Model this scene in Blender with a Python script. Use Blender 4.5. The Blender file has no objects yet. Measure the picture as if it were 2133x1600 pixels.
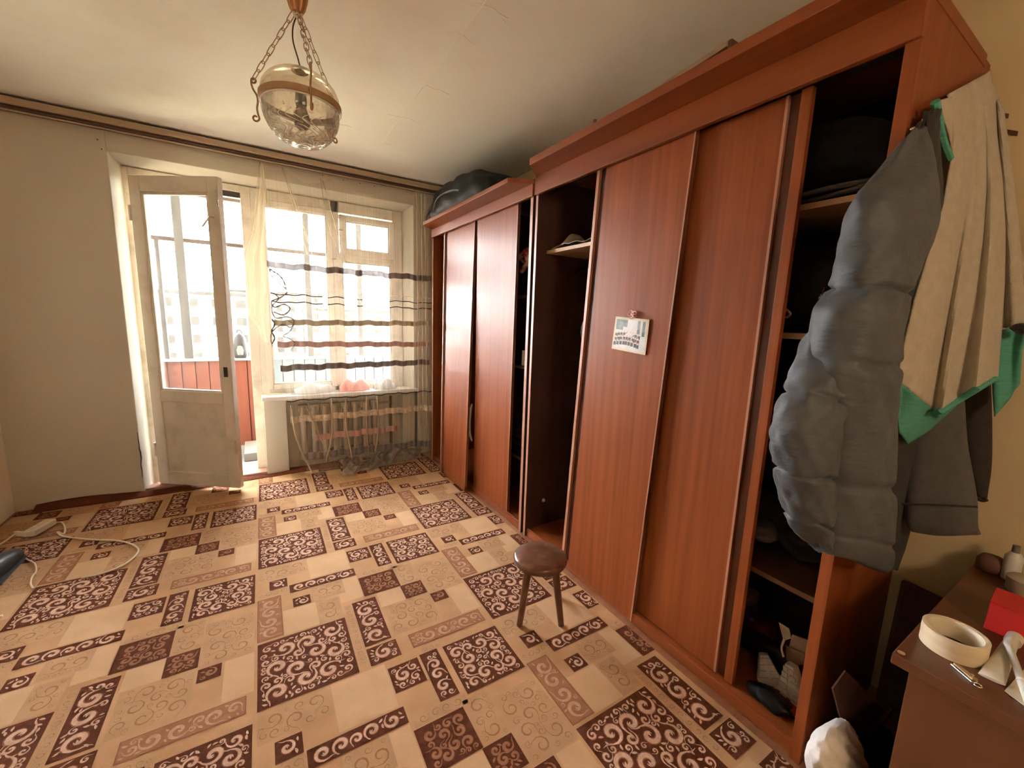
import bpy, bmesh, math, random
import numpy as np
from mathutils import Vector, Matrix

S = bpy.context.scene
COL = S.collection
PI = math.pi

# ------------------------------------------------------------------ camera
YAW, PITCH, ROLL = -0.5580, -0.1566, -0.0335
FPX = 854.44
CAM = np.array([1.380, -3.7534, 1.3290])


def _rot(a, b, c):
    ca, sa = math.cos(a), math.sin(a)
    cb, sb = math.cos(b), math.sin(b)
    cc, sc = math.cos(c), math.sin(c)
    return (np.array([[ca, -sa, 0], [sa, ca, 0], [0, 0, 1]]) @
            np.array([[1, 0, 0], [0, cb, -sb], [0, sb, cb]]) @
            np.array([[cc, 0, sc], [0, 1, 0], [-sc, 0, cc]]))


ROT = _rot(YAW, PITCH, ROLL)          # columns: right, forward, up
cd = bpy.data.cameras.new('camera')
cd.sensor_fit = 'HORIZONTAL'
cd.sensor_width = 36.0
cd.lens = FPX / 2133.0 * 36.0
cd.clip_start = 0.02
cd.clip_end = 600
cam = bpy.data.objects.new('camera', cd)
COL.objects.link(cam)
m = Matrix.Identity(4)
for i in range(3):
    m[i][0] = ROT[i, 0]
    m[i][1] = ROT[i, 2]
    m[i][2] = -ROT[i, 1]
    m[i][3] = CAM[i]
cam.matrix_world = m
S.camera = cam


def at(u, v, ax, val):
    """A measured spot: where the sight line through it meets the plane ax = val."""
    d = ROT @ np.array([(u - 1066.5) / FPX, 1.0, -(v - 800.0) / FPX])
    i = 'xyz'.index(ax)
    t = (val - CAM[i]) / d[i]
    return Vector(CAM + t * d)


# ------------------------------------------------------------------ sky, sun, exposure
SKY = 34.0
w = bpy.data.worlds.new('sky')
S.world = w
w.use_nodes = True
nt = w.node_tree
nt.nodes.clear()
out = nt.nodes.new('ShaderNodeOutputWorld')
bg = nt.nodes.new('ShaderNodeBackground')
tc = nt.nodes.new('ShaderNodeTexCoord')
sx = nt.nodes.new('ShaderNodeSeparateXYZ')
cr = nt.nodes.new('ShaderNodeValToRGB')
cr.color_ramp.elements[0].position = 0.0
cr.color_ramp.elements[0].color = (1.0, 0.97, 0.92, 1)
cr.color_ramp.elements[1].position = 0.8
cr.color_ramp.elements[1].color = (0.84, 0.93, 1.0, 1)
e = cr.color_ramp.elements.new(0.25)
e.color = (0.97, 0.98, 1.0, 1)
nt.links.new(tc.outputs['Generated'], sx.inputs[0])
nt.links.new(sx.outputs['Z'], cr.inputs[0])
nt.links.new(cr.outputs[0], bg.inputs['Color'])
bg.inputs['Strength'].default_value = SKY
nt.links.new(bg.outputs[0], out.inputs[0])

sd = bpy.data.lights.new('sun', 'SUN')
sd.energy = 3.0
sd.angle = math.radians(0.6)
sd.color = (1.0, 0.93, 0.80)
sun = bpy.data.objects.new('sun', sd)
COL.objects.link(sun)
sun.rotation_euler = Vector((0.35, 1.0, -0.75)).to_track_quat('-Z', 'Y').to_euler()

VS = S.view_settings
S.display_settings.display_device = 'sRGB'
VS.view_transform = 'Standard'
VS.look = 'None'
VS.gamma = 1.0
VS.use_curve_mapping = False
VS.exposure = 1.32
try:
    cy = S.cycles
    cy.max_bounces = 14
    cy.diffuse_bounces = 7
    cy.glossy_bounces = 4
    cy.transmission_bounces = 10
    cy.transparent_max_bounces = 32
    cy.caustics_reflective = False
    cy.caustics_refractive = False
    cy.sample_clamp_indirect = 8.0
except Exception:
    pass


# ------------------------------------------------------------------ materials
def srgb(r, g, b):
    f = lambda c: (c / 255 / 12.92) if c / 255 <= 0.04045 else ((c / 255 + 0.055) / 1.055) ** 2.4
    return (f(r), f(g), f(b), 1)


def new_mat(name):
    mt = bpy.data.materials.new(name)
    mt.use_nodes = True
    n = mt.node_tree
    n.nodes.clear()
    o = n.nodes.new('ShaderNodeOutputMaterial')
    return mt, n, o


def mat(name, col, rough=0.6, col2=None, scale=(8, 8, 8), detail=4, lo=0.35, hi=0.7, bump=0.0, bscale=None,
        metal=0.0, spec=0.5, coat=0.0, sheen=0.0, stain=None, stain_scale=1.3, coords='Object', dist=0.0):
    mt, n, o = new_mat(name)
    p = n.nodes.new('ShaderNodeBsdfPrincipled')
    n.links.new(p.outputs[0], o.inputs[0])
    p.inputs['Roughness'].default_value = rough
    p.inputs['Metallic'].default_value = metal
    p.inputs['Specular IOR Level'].default_value = spec
    p.inputs['Coat Weight'].default_value = coat
    p.inputs['Sheen Weight'].default_value = sheen
    t = n.nodes.new('ShaderNodeTexCoord')
    mp = n.nodes.new('ShaderNodeMapping')
    mp.inputs['Scale'].default_value = scale
    n.links.new(t.outputs[coords], mp.inputs[0])
    nz = n.nodes.new('ShaderNodeTexNoise')
    nz.inputs['Scale'].default_value = 1.0
    nz.inputs['Detail'].default_value = detail
    nz.inputs['Distortion'].default_value = dist
    n.links.new(mp.outputs[0], nz.inputs['Vector'])
    r = n.nodes.new('ShaderNodeValToRGB')
    r.color_ramp.elements[0].position = lo
    r.color_ramp.elements[1].position = hi
    r.color_ramp.elements[0].color = col
    r.color_ramp.elements[1].color = col2 or col
    n.links.new(nz.outputs['Fac'], r.inputs[0])
    last = r.outputs[0]
    if stain:
        n2 = n.nodes.new('ShaderNodeTexNoise')
        n2.inputs['Scale'].default_value = stain_scale
        n2.inputs['Detail'].default_value = 8
        n2.inputs['Roughness'].default_value = 0.62
        n.links.new(t.outputs[coords], n2.inputs['Vector'])
        r2 = n.nodes.new('ShaderNodeValToRGB')
        r2.color_ramp.elements[0].position = 0.5
        r2.color_ramp.elements[1].position = 0.72
        r2.color_ramp.elements[0].color = (0, 0, 0, 1)
        r2.color_ramp.elements[1].color = (1, 1, 1, 1)
        n.links.new(n2.outputs['Fac'], r2.inputs[0])
        mx = n.nodes.new('ShaderNodeMixRGB')
        n.links.new(r2.outputs[0], mx.inputs[0])
        n.links.new(last, mx.inputs[1])
        mx.inputs[2].default_value = stain
        last = mx.outputs[0]
    n.links.new(last, p.inputs['Base Color'])
    if bump:
        b = n.nodes.new('ShaderNodeBump')
        b.inputs['Strength'].default_value = bump
        b.inputs['Distance'].default_value = 0.004
        if bscale:
            m2 = n.nodes.new('ShaderNodeMapping')
            m2.inputs['Scale'].default_value = bscale
            n.links.new(t.outputs[coords], m2.inputs[0])
            n3 = n.nodes.new('ShaderNodeTexNoise')
            n3.inputs['Scale'].default_value = 1.0
            n3.inputs['Detail'].default_value = 3
            n.links.new(m2.outputs[0], n3.inputs['Vector'])
            n.links.new(n3.outputs['Fac'], b.inputs['Height'])
        else:
            n.links.new(nz.outputs['Fac'], b.inputs['Height'])
        n.links.new(b.outputs[0], p.inputs['Normal'])
    return mt


def sheer(name, col, opacity, threads=260.0, var=0.5, transl=0.5):
    """Thin net cloth: part of the light passes straight through, the rest is scattered."""
    mt, n, o = new_mat(name)
    tr = n.nodes.new('ShaderNodeBsdfTransparent')
    df = n.nodes.new('ShaderNodeBsdfDiffuse')
    tl = n.nodes.new('ShaderNodeBsdfTranslucent')
    df.inputs['Color'].default_value = col
    tl.inputs['Color'].default_value = col
    m1 = n.nodes.new('ShaderNodeMixShader')
    m1.inputs[0].default_value = transl
    n.links.new(df.outputs[0], m1.inputs[1])
    n.links.new(tl.outputs[0], m1.inputs[2])
    m2 = n.nodes.new('ShaderNodeMixShader')
    uv = n.nodes.new('ShaderNodeTexCoord')
    mp = n.nodes.new('ShaderNodeMapping')
    mp.inputs['Scale'].default_value = (threads, 2.0, 1.0)
    n.links.new(uv.outputs['UV'], mp.inputs[0])
    nz = n.nodes.new('ShaderNodeTexNoise')
    nz.inputs['Scale'].default_value = 1.0
    nz.inputs['Detail'].default_value = 3
    n.links.new(mp.outputs[0], nz.inputs['Vector'])
    mr = n.nodes.new('ShaderNodeMapRange')
    mr.inputs['From Min'].default_value = 0.3
    mr.inputs['From Max'].default_value = 0.7
    mr.inputs['To Min'].default_value = max(0.0, opacity * (1 - var))
    mr.inputs['To Max'].default_value = min(1.0, opacity * (1 + var))
    n.links.new(nz.outputs['Fac'], mr.inputs[0])
    n.links.new(mr.outputs[0], m2.inputs[0])
    n.links.new(tr.outputs[0], m2.inputs[1])
    n.links.new(m1.outputs[0], m2.inputs[2])
    n.links.new(m2.outputs[0], o.inputs[0])
    return mt


def pane_mat(name, tint=(1, 1, 1, 1), dirt=0.06, dirtcol=(0.8, 0.77, 0.7, 1), rough=0.02, refl=0.5, speck=18.0):
    """Thin pane: clear, a little mirror reflection and a film of dirt."""
    mt, n, o = new_mat(name)
    tr = n.nodes.new('ShaderNodeBsdfTransparent')
    tr.inputs['Color'].default_value = tint
    gl = n.nodes.new('ShaderNodeBsdfGlossy')
    gl.inputs['Roughness'].default_value = rough
    fr = n.nodes.new('ShaderNodeFresnel')
    fr.inputs['IOR'].default_value = 1.45
    sc = n.nodes.new('ShaderNodeMath')
    sc.operation = 'MULTIPLY'
    sc.inputs[1].default_value = refl
    n.links.new(fr.outputs[0], sc.inputs[0])
    m1 = n.nodes.new('ShaderNodeMixShader')
    n.links.new(sc.outputs[0], m1.inputs[0])
    n.links.new(tr.outputs[0], m1.inputs[1])
    n.links.new(gl.outputs[0], m1.inputs[2])
    df = n.nodes.new('ShaderNodeBsdfDiffuse')
    df.inputs['Color'].default_value = dirtcol
    tl = n.nodes.new('ShaderNodeBsdfTranslucent')
    tl.inputs['Color'].default_value = dirtcol
    md = n.nodes.new('ShaderNodeMixShader')
    n.links.new(df.outputs[0], md.inputs[1])
    n.links.new(tl.outputs[0], md.inputs[2])
    t = n.nodes.new('ShaderNodeTexCoord')
    nz = n.nodes.new('ShaderNodeTexNoise')
    nz.inputs['Scale'].default_value = speck
    nz.inputs['Detail'].default_value = 6
    n.links.new(t.outputs['Object'], nz.inputs['Vector'])
    mr = n.nodes.new('ShaderNodeMapRange')
    mr.inputs['From Min'].default_value = 0.35
    mr.inputs['From Max'].default_value = 0.75
    mr.inputs['To Min'].default_value = dirt * 0.3
    mr.inputs['To Max'].default_value = dirt * 1.9
    n.links.new(nz.outputs['Fac'], mr.inputs[0])
    m2 = n.nodes.new('ShaderNodeMixShader')
    n.links.new(mr.outputs[0], m2.inputs[0])
    n.links.new(m1.outputs[0], m2.inputs[1])
    n.links.new(md.outputs[0], m2.inputs[2])
    n.links.new(m2.outputs[0], o.inputs[0])
    return mt


def glass_mat(name, col=(1, 1, 1, 1), rough=0.0, ior=1.45):
    mt, n, o = new_mat(name)
    g = n.nodes.new('ShaderNodeBsdfGlass')
    g.inputs['Color'].default_value = col
    g.inputs['Roughness'].default_value = rough
    g.inputs['IOR'].default_value = ior
    n.links.new(g.outputs[0], o.inputs[0])
    return mt


M = {}
M['ceiling'] = mat('ceiling_paint', (0.86, 0.86, 0.80, 1), 0.9, (0.89, 0.89, 0.83, 1), (0.9, 0.9, 0.9), 6, bump=0.15,
                   bscale=(30, 30, 30), stain=(0.78, 0.73, 0.63, 1), stain_scale=0.9)
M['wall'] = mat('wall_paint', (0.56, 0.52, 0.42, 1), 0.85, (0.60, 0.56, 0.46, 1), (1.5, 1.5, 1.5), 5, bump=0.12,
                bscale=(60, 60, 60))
M['wall_right'] = mat('wall_paint_yellow', (0.66, 0.52, 0.30, 1), 0.85, (0.70, 0.56, 0.34, 1), (1.5, 1.5, 1.5), 5, bump=0.12,
                      bscale=(60, 60, 60))
M['wall_light'] = mat('wall_paint_light', (0.80, 0.74, 0.62, 1), 0.85, (0.84, 0.78, 0.66, 1), (1.5, 1.5, 1.5), 5)
M['floorwood'] = mat('floor_boards', (0.23, 0.085, 0.035, 1), 0.5, (0.30, 0.12, 0.05, 1), (2, 30, 2), 4)
M['frame'] = mat('white_frame_paint', (0.66, 0.60, 0.50, 1), 0.45, (0.72, 0.66, 0.56, 1), (6, 6, 2), 5, bump=0.1,
                 bscale=(40, 40, 10), stain=(0.45, 0.38, 0.28, 1), stain_scale=5.0)
M['leaf'] = mat('door_leaf_paint', (0.66, 0.60, 0.50, 1), 0.4, (0.72, 0.66, 0.56, 1), (6, 6, 2), 5, bump=0.1,
                bscale=(40, 40, 10), stain=(0.52, 0.45, 0.34, 1), stain_scale=4.0)
M['sill'] = mat('sill_paint', (0.78, 0.75, 0.70, 1), 0.4, (0.72, 0.68, 0.60, 1), (9, 9, 9), 5)
M['pane'] = pane_mat('window_glass', dirt=0.004)
M['pane_dirty'] = pane_mat('dirty_glass', dirt=0.010, speck=26)
RW = (0.190, 0.043, 0.0115, 1)
RW2 = (0.278, 0.074, 0.020, 1)
M['wood'] = mat('reddish_wardrobe_veneer', RW, 0.42, RW2, (36, 36, 1.0), 6, 0.3, 0.72, coat=0.0, spec=0.22, bump=0.03, bscale=(120, 120, 3))
M['wood_h'] = mat('reddish_veneer_lengthwise', RW, 0.42, RW2, (16, 0.8, 16), 6, 0.3, 0.72, spec=0.35)
M['wood_dark_shade'] = mat('dark_brown_and_shaded_wood', (0.055, 0.016, 0.008, 1), 0.6, (0.07, 0.022, 0.010, 1), (16, 16, 0.8), 5)  # veneer darkened to paint in wardrobe shade; also plain dark brown boards
M['back_shade'] = mat('wardrobe_back_shade', (0.012, 0.009, 0.008, 1), 0.8, (0.02, 0.014, 0.01, 1), (9, 9, 9), 3)  # darkness of the interior painted into the back panel's colour
M['edge'] = mat('pale_edge_banding', (0.36, 0.165, 0.10, 1), 0.4, (0.40, 0.19, 0.12, 1), (5, 5, 5), 3)
M['groove'] = mat('door_groove_wood', (0.085, 0.020, 0.008, 1), 0.45, (0.11, 0.028, 0.01, 1), (20, 20, 1), 5)
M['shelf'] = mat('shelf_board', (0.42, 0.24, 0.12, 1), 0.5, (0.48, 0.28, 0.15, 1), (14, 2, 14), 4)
M['stool'] = mat('dark_stool_wood', (0.085, 0.030, 0.014, 1), 0.30, (0.13, 0.050, 0.024, 1), (18, 18, 6), 6, coat=0.3,
                 stain=(0.20, 0.10, 0.06, 1), stain_scale=14.0)
M['desk'] = mat('brown_desk_veneer', (0.105, 0.036, 0.0145, 1), 0.35, (0.145, 0.052, 0.021, 1), (10, 1.0, 10), 6, coat=0.15)
M['rail'] = mat('dark_brown_rail', (0.10, 0.045, 0.025, 1), 0.5, (0.14, 0.065, 0.035, 1), (1, 20, 20), 4)
M['rail_light'] = mat('beige_rail_lip', (0.42, 0.31, 0.20, 1), 0.5, (0.46, 0.35, 0.24, 1), (2, 20, 20), 4)
M['brass'] = mat('aged_brass', (0.36, 0.22, 0.105, 1), 0.45, (0.42, 0.27, 0.14, 1), (40, 40, 40), 4, metal=0.35)
M['copper'] = mat('copper_canopy', (0.42, 0.20, 0.09, 1), 0.4, (0.55, 0.28, 0.13, 1), (60, 60, 5), 3, metal=0.5)
M['chrome'] = mat('bright_metal', (0.75, 0.72, 0.68, 1), 0.2, metal=1.0)
M['dark_metal'] = mat('dark_metal', (0.06, 0.05, 0.045, 1), 0.4, metal=0.6)
M['white_plastic'] = mat('white_plastic', (0.72, 0.66, 0.54, 1), 0.45)
M['cable'] = mat('cream_cable', (0.70, 0.58, 0.42, 1), 0.5)
M['black_plastic'] = mat('black_plastic', (0.012, 0.012, 0.014, 1), 0.4, (0.03, 0.03, 0.032, 1), (12, 12, 12), 4)
M['black_bag'] = mat('black_bag_film', (0.008, 0.008, 0.009, 1), 0.5, (0.014, 0.014, 0.015, 1), (9, 9, 9), 5, bump=0.8, spec=0.22, bscale=(22, 9, 26))
M['puffer'] = mat('grey_puffer_nylon', (0.078, 0.085, 0.095, 1), 0.58, (0.094, 0.102, 0.114, 1), (20, 20, 20), 5, bump=0.9, spec=0.3,
                  bscale=(22, 22, 60))
M['dark_cloth'] = mat('dark_cloth', (0.018, 0.017, 0.017, 1), 0.9, (0.028, 0.026, 0.025, 1), (30, 30, 30), 4, sheen=0.1, bump=0.2)
M['grey_cloth'] = mat('grey_cloth', (0.085, 0.078, 0.074, 1), 0.85, (0.10, 0.093, 0.088, 1), (60, 60, 60), 4, bump=0.2)
M['brown_cloth'] = mat('brown_black_cloth', (0.030, 0.022, 0.018, 1), 0.9, (0.040, 0.030, 0.025, 1), (60, 60, 60), 4)
M['towel'] = mat('beige_terry', (0.44, 0.38, 0.29, 1), 0.95, (0.50, 0.44, 0.34, 1), (40, 40, 40), 5, bump=0.6, bscale=(220, 220, 220), sheen=0.2)
M['teal'] = mat('teal_hem', (0.075, 0.30, 0.215, 1), 0.9, (0.095, 0.36, 0.26, 1), (20, 20, 300), 3, bump=0.5, bscale=(40, 40, 260))
M['rope'] = mat('white_cloth', (0.62, 0.56, 0.48, 1), 0.9, (0.70, 0.64, 0.56, 1), (20, 20, 20), 4, bump=0.3)
M['lightcloth'] = mat('light_fabric', (0.45, 0.38, 0.29, 1), 0.9, (0.52, 0.45, 0.35, 1), (14, 14, 14), 4, bump=0.3)
M['red'] = mat('red_print', (0.55, 0.012, 0.016, 1), 0.45, (0.60, 0.016, 0.02, 1), (5, 5, 5), 3)
M['redcloth'] = mat('red_white_fabric', (0.55, 0.09, 0.06, 1), 0.8, (0.80, 0.60, 0.50, 1), (22, 22, 22), 5, 0.45, 0.55)
M['paper'] = mat('cream_paper', (0.72, 0.62, 0.46, 1), 0.8, (0.76, 0.67, 0.52, 1), (9, 9, 9), 3)
M['carton'] = mat('brown_carton', (0.14, 0.055, 0.035, 1), 0.8, (0.18, 0.075, 0.05, 1), (12, 12, 12), 4)
M['cardboard'] = mat('beige_cardboard', (0.30, 0.20, 0.13, 1), 0.85, (0.36, 0.25, 0.17, 1), (9, 9, 9), 4)
M['greybox'] = mat('grey_box_board', (0.16, 0.145, 0.13, 1), 0.7, (0.19, 0.17, 0.155, 1), (9, 9, 9), 4)
M['whitebox'] = mat('white_carton', (0.74, 0.68, 0.56, 1), 0.7, (0.70, 0.62, 0.5, 1), (9, 9, 9), 4)
M['rubber'] = mat('white_rubber', (0.60, 0.57, 0.52, 1), 0.7, (0.68, 0.65, 0.6, 1), (60, 60, 60), 3)
M['shoe'] = mat('dark_shoe', (0.03, 0.028, 0.027, 1), 0.6, (0.06, 0.055, 0.05, 1), (30, 30, 30), 4)
M['bagwhite'] = mat('white_bag_film', (0.72, 0.70, 0.68, 1), 0.35, (0.60, 0.57, 0.55, 1), (12, 12, 12), 5, bump=0.7, bscale=(30, 30, 60))
M['radiator'] = mat('radiator_paint', (0.36, 0.30, 0.22, 1), 0.5, (0.40, 0.34, 0.25, 1), (6, 6, 6), 4)
M['parapet'] = mat('orange_balcony_wood', (0.115, 0.021, 0.0065, 1), 0.6, (0.15, 0.032, 0.010, 1), (14, 14, 1.2), 5)
M['parapet_blue'] = mat('pale_blue_boards', (0.15, 0.19, 0.21, 1), 0.6, (0.17, 0.21, 0.23, 1), (14, 14, 1.2), 5)
M['balcony_post'] = mat('grey_balcony_post', (0.055, 0.052, 0.052, 1), 0.7, (0.075, 0.072, 0.07, 1), (30, 30, 4), 5)
M['balcony_bar'] = mat('brown_balcony_bar', (0.040, 0.022, 0.017, 1), 0.7, (0.055, 0.032, 0.025, 1), (4, 30, 30), 4)
M['concrete'] = mat('balcony_concrete', (0.16, 0.165, 0.17, 1), 0.85, (0.20, 0.205, 0.21, 1), (8, 8, 8), 5)
M['threshold'] = mat('pink_threshold_paint', (0.30, 0.15, 0.11, 1), 0.6, (0.36, 0.19, 0.14, 1), (12, 12, 12), 5)
M['facade'] = mat('far_facade', (0.015, 0.0120, 0.0078, 1), 0.9, (0.018, 0.0145, 0.0095, 1), (0.3, 0.3, 0.3), 3)
M['facade2'] = mat('far_facade_white', (0.018, 0.0162, 0.0125, 1), 0.9, (0.020, 0.018, 0.0142, 1), (0.3, 0.3, 0.3), 3)
M['far_glass'] = mat('far_window_glass', (0.0105, 0.0096, 0.0078, 1), 0.8, spec=0.05)
M['ground'] = mat('dry_ground', (0.26, 0.21, 0.13, 1), 0.95, (0.32, 0.26, 0.17, 1), (0.05, 0.05, 0.05), 5)
M['field'] = mat('ochre_field', (0.0125, 0.0100, 0.0056, 1), 0.95, (0.016, 0.013, 0.0078, 1), (0.05, 0.05, 0.05), 5, spec=0.05)
M['globe'] = pane_mat('amber_globe_glass', tint=(0.97, 0.92, 0.82, 1), dirt=0.20, dirtcol=(0.80, 0.68, 0.47, 1), refl=0.3, speck=9)
M['cutglass'] = pane_mat('cut_glass', tint=(0.96, 0.94, 0.90, 1), dirt=0.16, dirtcol=(0.95, 0.92, 0.84, 1), refl=0.55, rough=0.05, speck=60)
M['ridge_glint'] = mat('cut_ridge_glint', (0.86, 0.80, 0.68, 1), 0.08, (0.95, 0.90, 0.80, 1), (90, 90, 90), 3, spec=0.8)  # pale opaque highlight colour painted along the bowl's cut ridges
M['bulb'] = pane_mat('dark_bulb_glass', tint=(0.55, 0.48, 0.36, 1), dirt=0.35, dirtcol=(0.25, 0.2, 0.14, 1), refl=1.0)
M['ctube'] = mat('tube_plastic', (0.70, 0.68, 0.62, 1), 0.35, (0.62, 0.60, 0.55, 1), (60, 20, 20), 4)
M['tape'] = mat('beige_tape', (0.62, 0.50, 0.33, 1), 0.35, (0.70, 0.58, 0.40, 1), (10, 10, 60), 3)
M['sheer'] = sheer('sheer_net', (0.86, 0.80, 0.70, 1), 0.16, 240, 0.7, 0.11)
M['sheer_fold'] = sheer('sheer_net_folded', (0.80, 0.70, 0.53, 1), 0.42, 120, 0.6, 0.10)
M['stripe_dark'] = sheer('woven_dark_stripe', (0.24, 0.215, 0.21, 1), 0.992, 60, 0.004, 0.004)
M['stripe_line'] = sheer('woven_dark_line', (0.07, 0.06, 0.058, 1), 0.996, 60, 0.003, 0.002)
M['stripe_beige'] = sheer('woven_beige_stripe', (0.50, 0.44, 0.33, 1), 0.988, 60, 0.006, 0.01)
M['stripe_pink'] = sheer('woven_pink_stripe', (0.56, 0.37, 0.33, 1), 0.988, 60, 0.006, 0.01)
M['stripe_white'] = sheer('woven_white_stripe', (0.86, 0.76, 0.60, 1), 0.72, 60, 0.3, 0.05)
M['heap'] = sheer('bunched_net', (0.42, 0.36, 0.30, 1), 0.72, 14, 0.35, 0.3)

# carpet inks
M['c_base'] = mat('carpet_beige', (0.3872, 0.2120, 0.1026, 1), 0.95, (0.4752, 0.2760, 0.1444, 1), (5, 5, 5), 8, 0.35, 0.65, bump=0.5, bscale=(380, 380, 380), spec=0.08)
M['c_plain'] = mat('carpet_light_beige', (0.4752, 0.2960, 0.1596, 1), 0.95, (0.5280, 0.3360, 0.1900, 1), (9, 9, 9), 8, bump=0.5, bscale=(380, 380, 380), spec=0.08)
M['c_dark'] = mat('carpet_dark_brown', (0.080, 0.022, 0.010, 1), 0.95, (0.115, 0.034, 0.016, 1), (70, 70, 70), 4, bump=0.5, bscale=(380, 380, 380), spec=0.08)
M['c_light'] = mat('carpet_pale_scroll', (0.5808, 0.3760, 0.2736, 1), 0.95, (0.4400, 0.2560, 0.1672, 1), (60, 60, 60), 4, bump=0.4, bscale=(380, 380, 380), spec=0.08)
M['c_mid'] = mat('carpet_mid_brown', (0.1936, 0.0760, 0.0395, 1), 0.95, (0.2464, 0.1040, 0.0570, 1), (60, 60, 60), 4, spec=0.08)
M['c_tan'] = mat('carpet_tan', (0.2552, 0.1160, 0.0570, 1), 0.95, (0.2992, 0.1400, 0.0722, 1), (30, 30, 30), 5, bump=0.4, bscale=(380, 380, 380), spec=0.08)
M['c_faint'] = mat('carpet_faint_scroll', (0.2640, 0.1280, 0.0570, 1), 0.95, (0.3168, 0.1600, 0.0760, 1), (40, 40, 40), 4, spec=0.08)
M['c_tanlight'] = mat('carpet_tan_scroll', (0.4576, 0.2720, 0.1672, 1), 0.95, (0.3520, 0.1920, 0.1064, 1), (60, 60, 60), 4, spec=0.08)
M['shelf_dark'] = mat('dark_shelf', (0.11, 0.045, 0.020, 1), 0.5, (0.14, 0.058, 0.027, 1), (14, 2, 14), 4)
M['c_shade'] = mat('carpet_swirl_ground', (0.3784, 0.2200, 0.1140, 1), 0.95, (0.4400, 0.2640, 0.1444, 1), (12, 12, 12), 6, bump=0.4, bscale=(380, 380, 380), spec=0.08)


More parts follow.
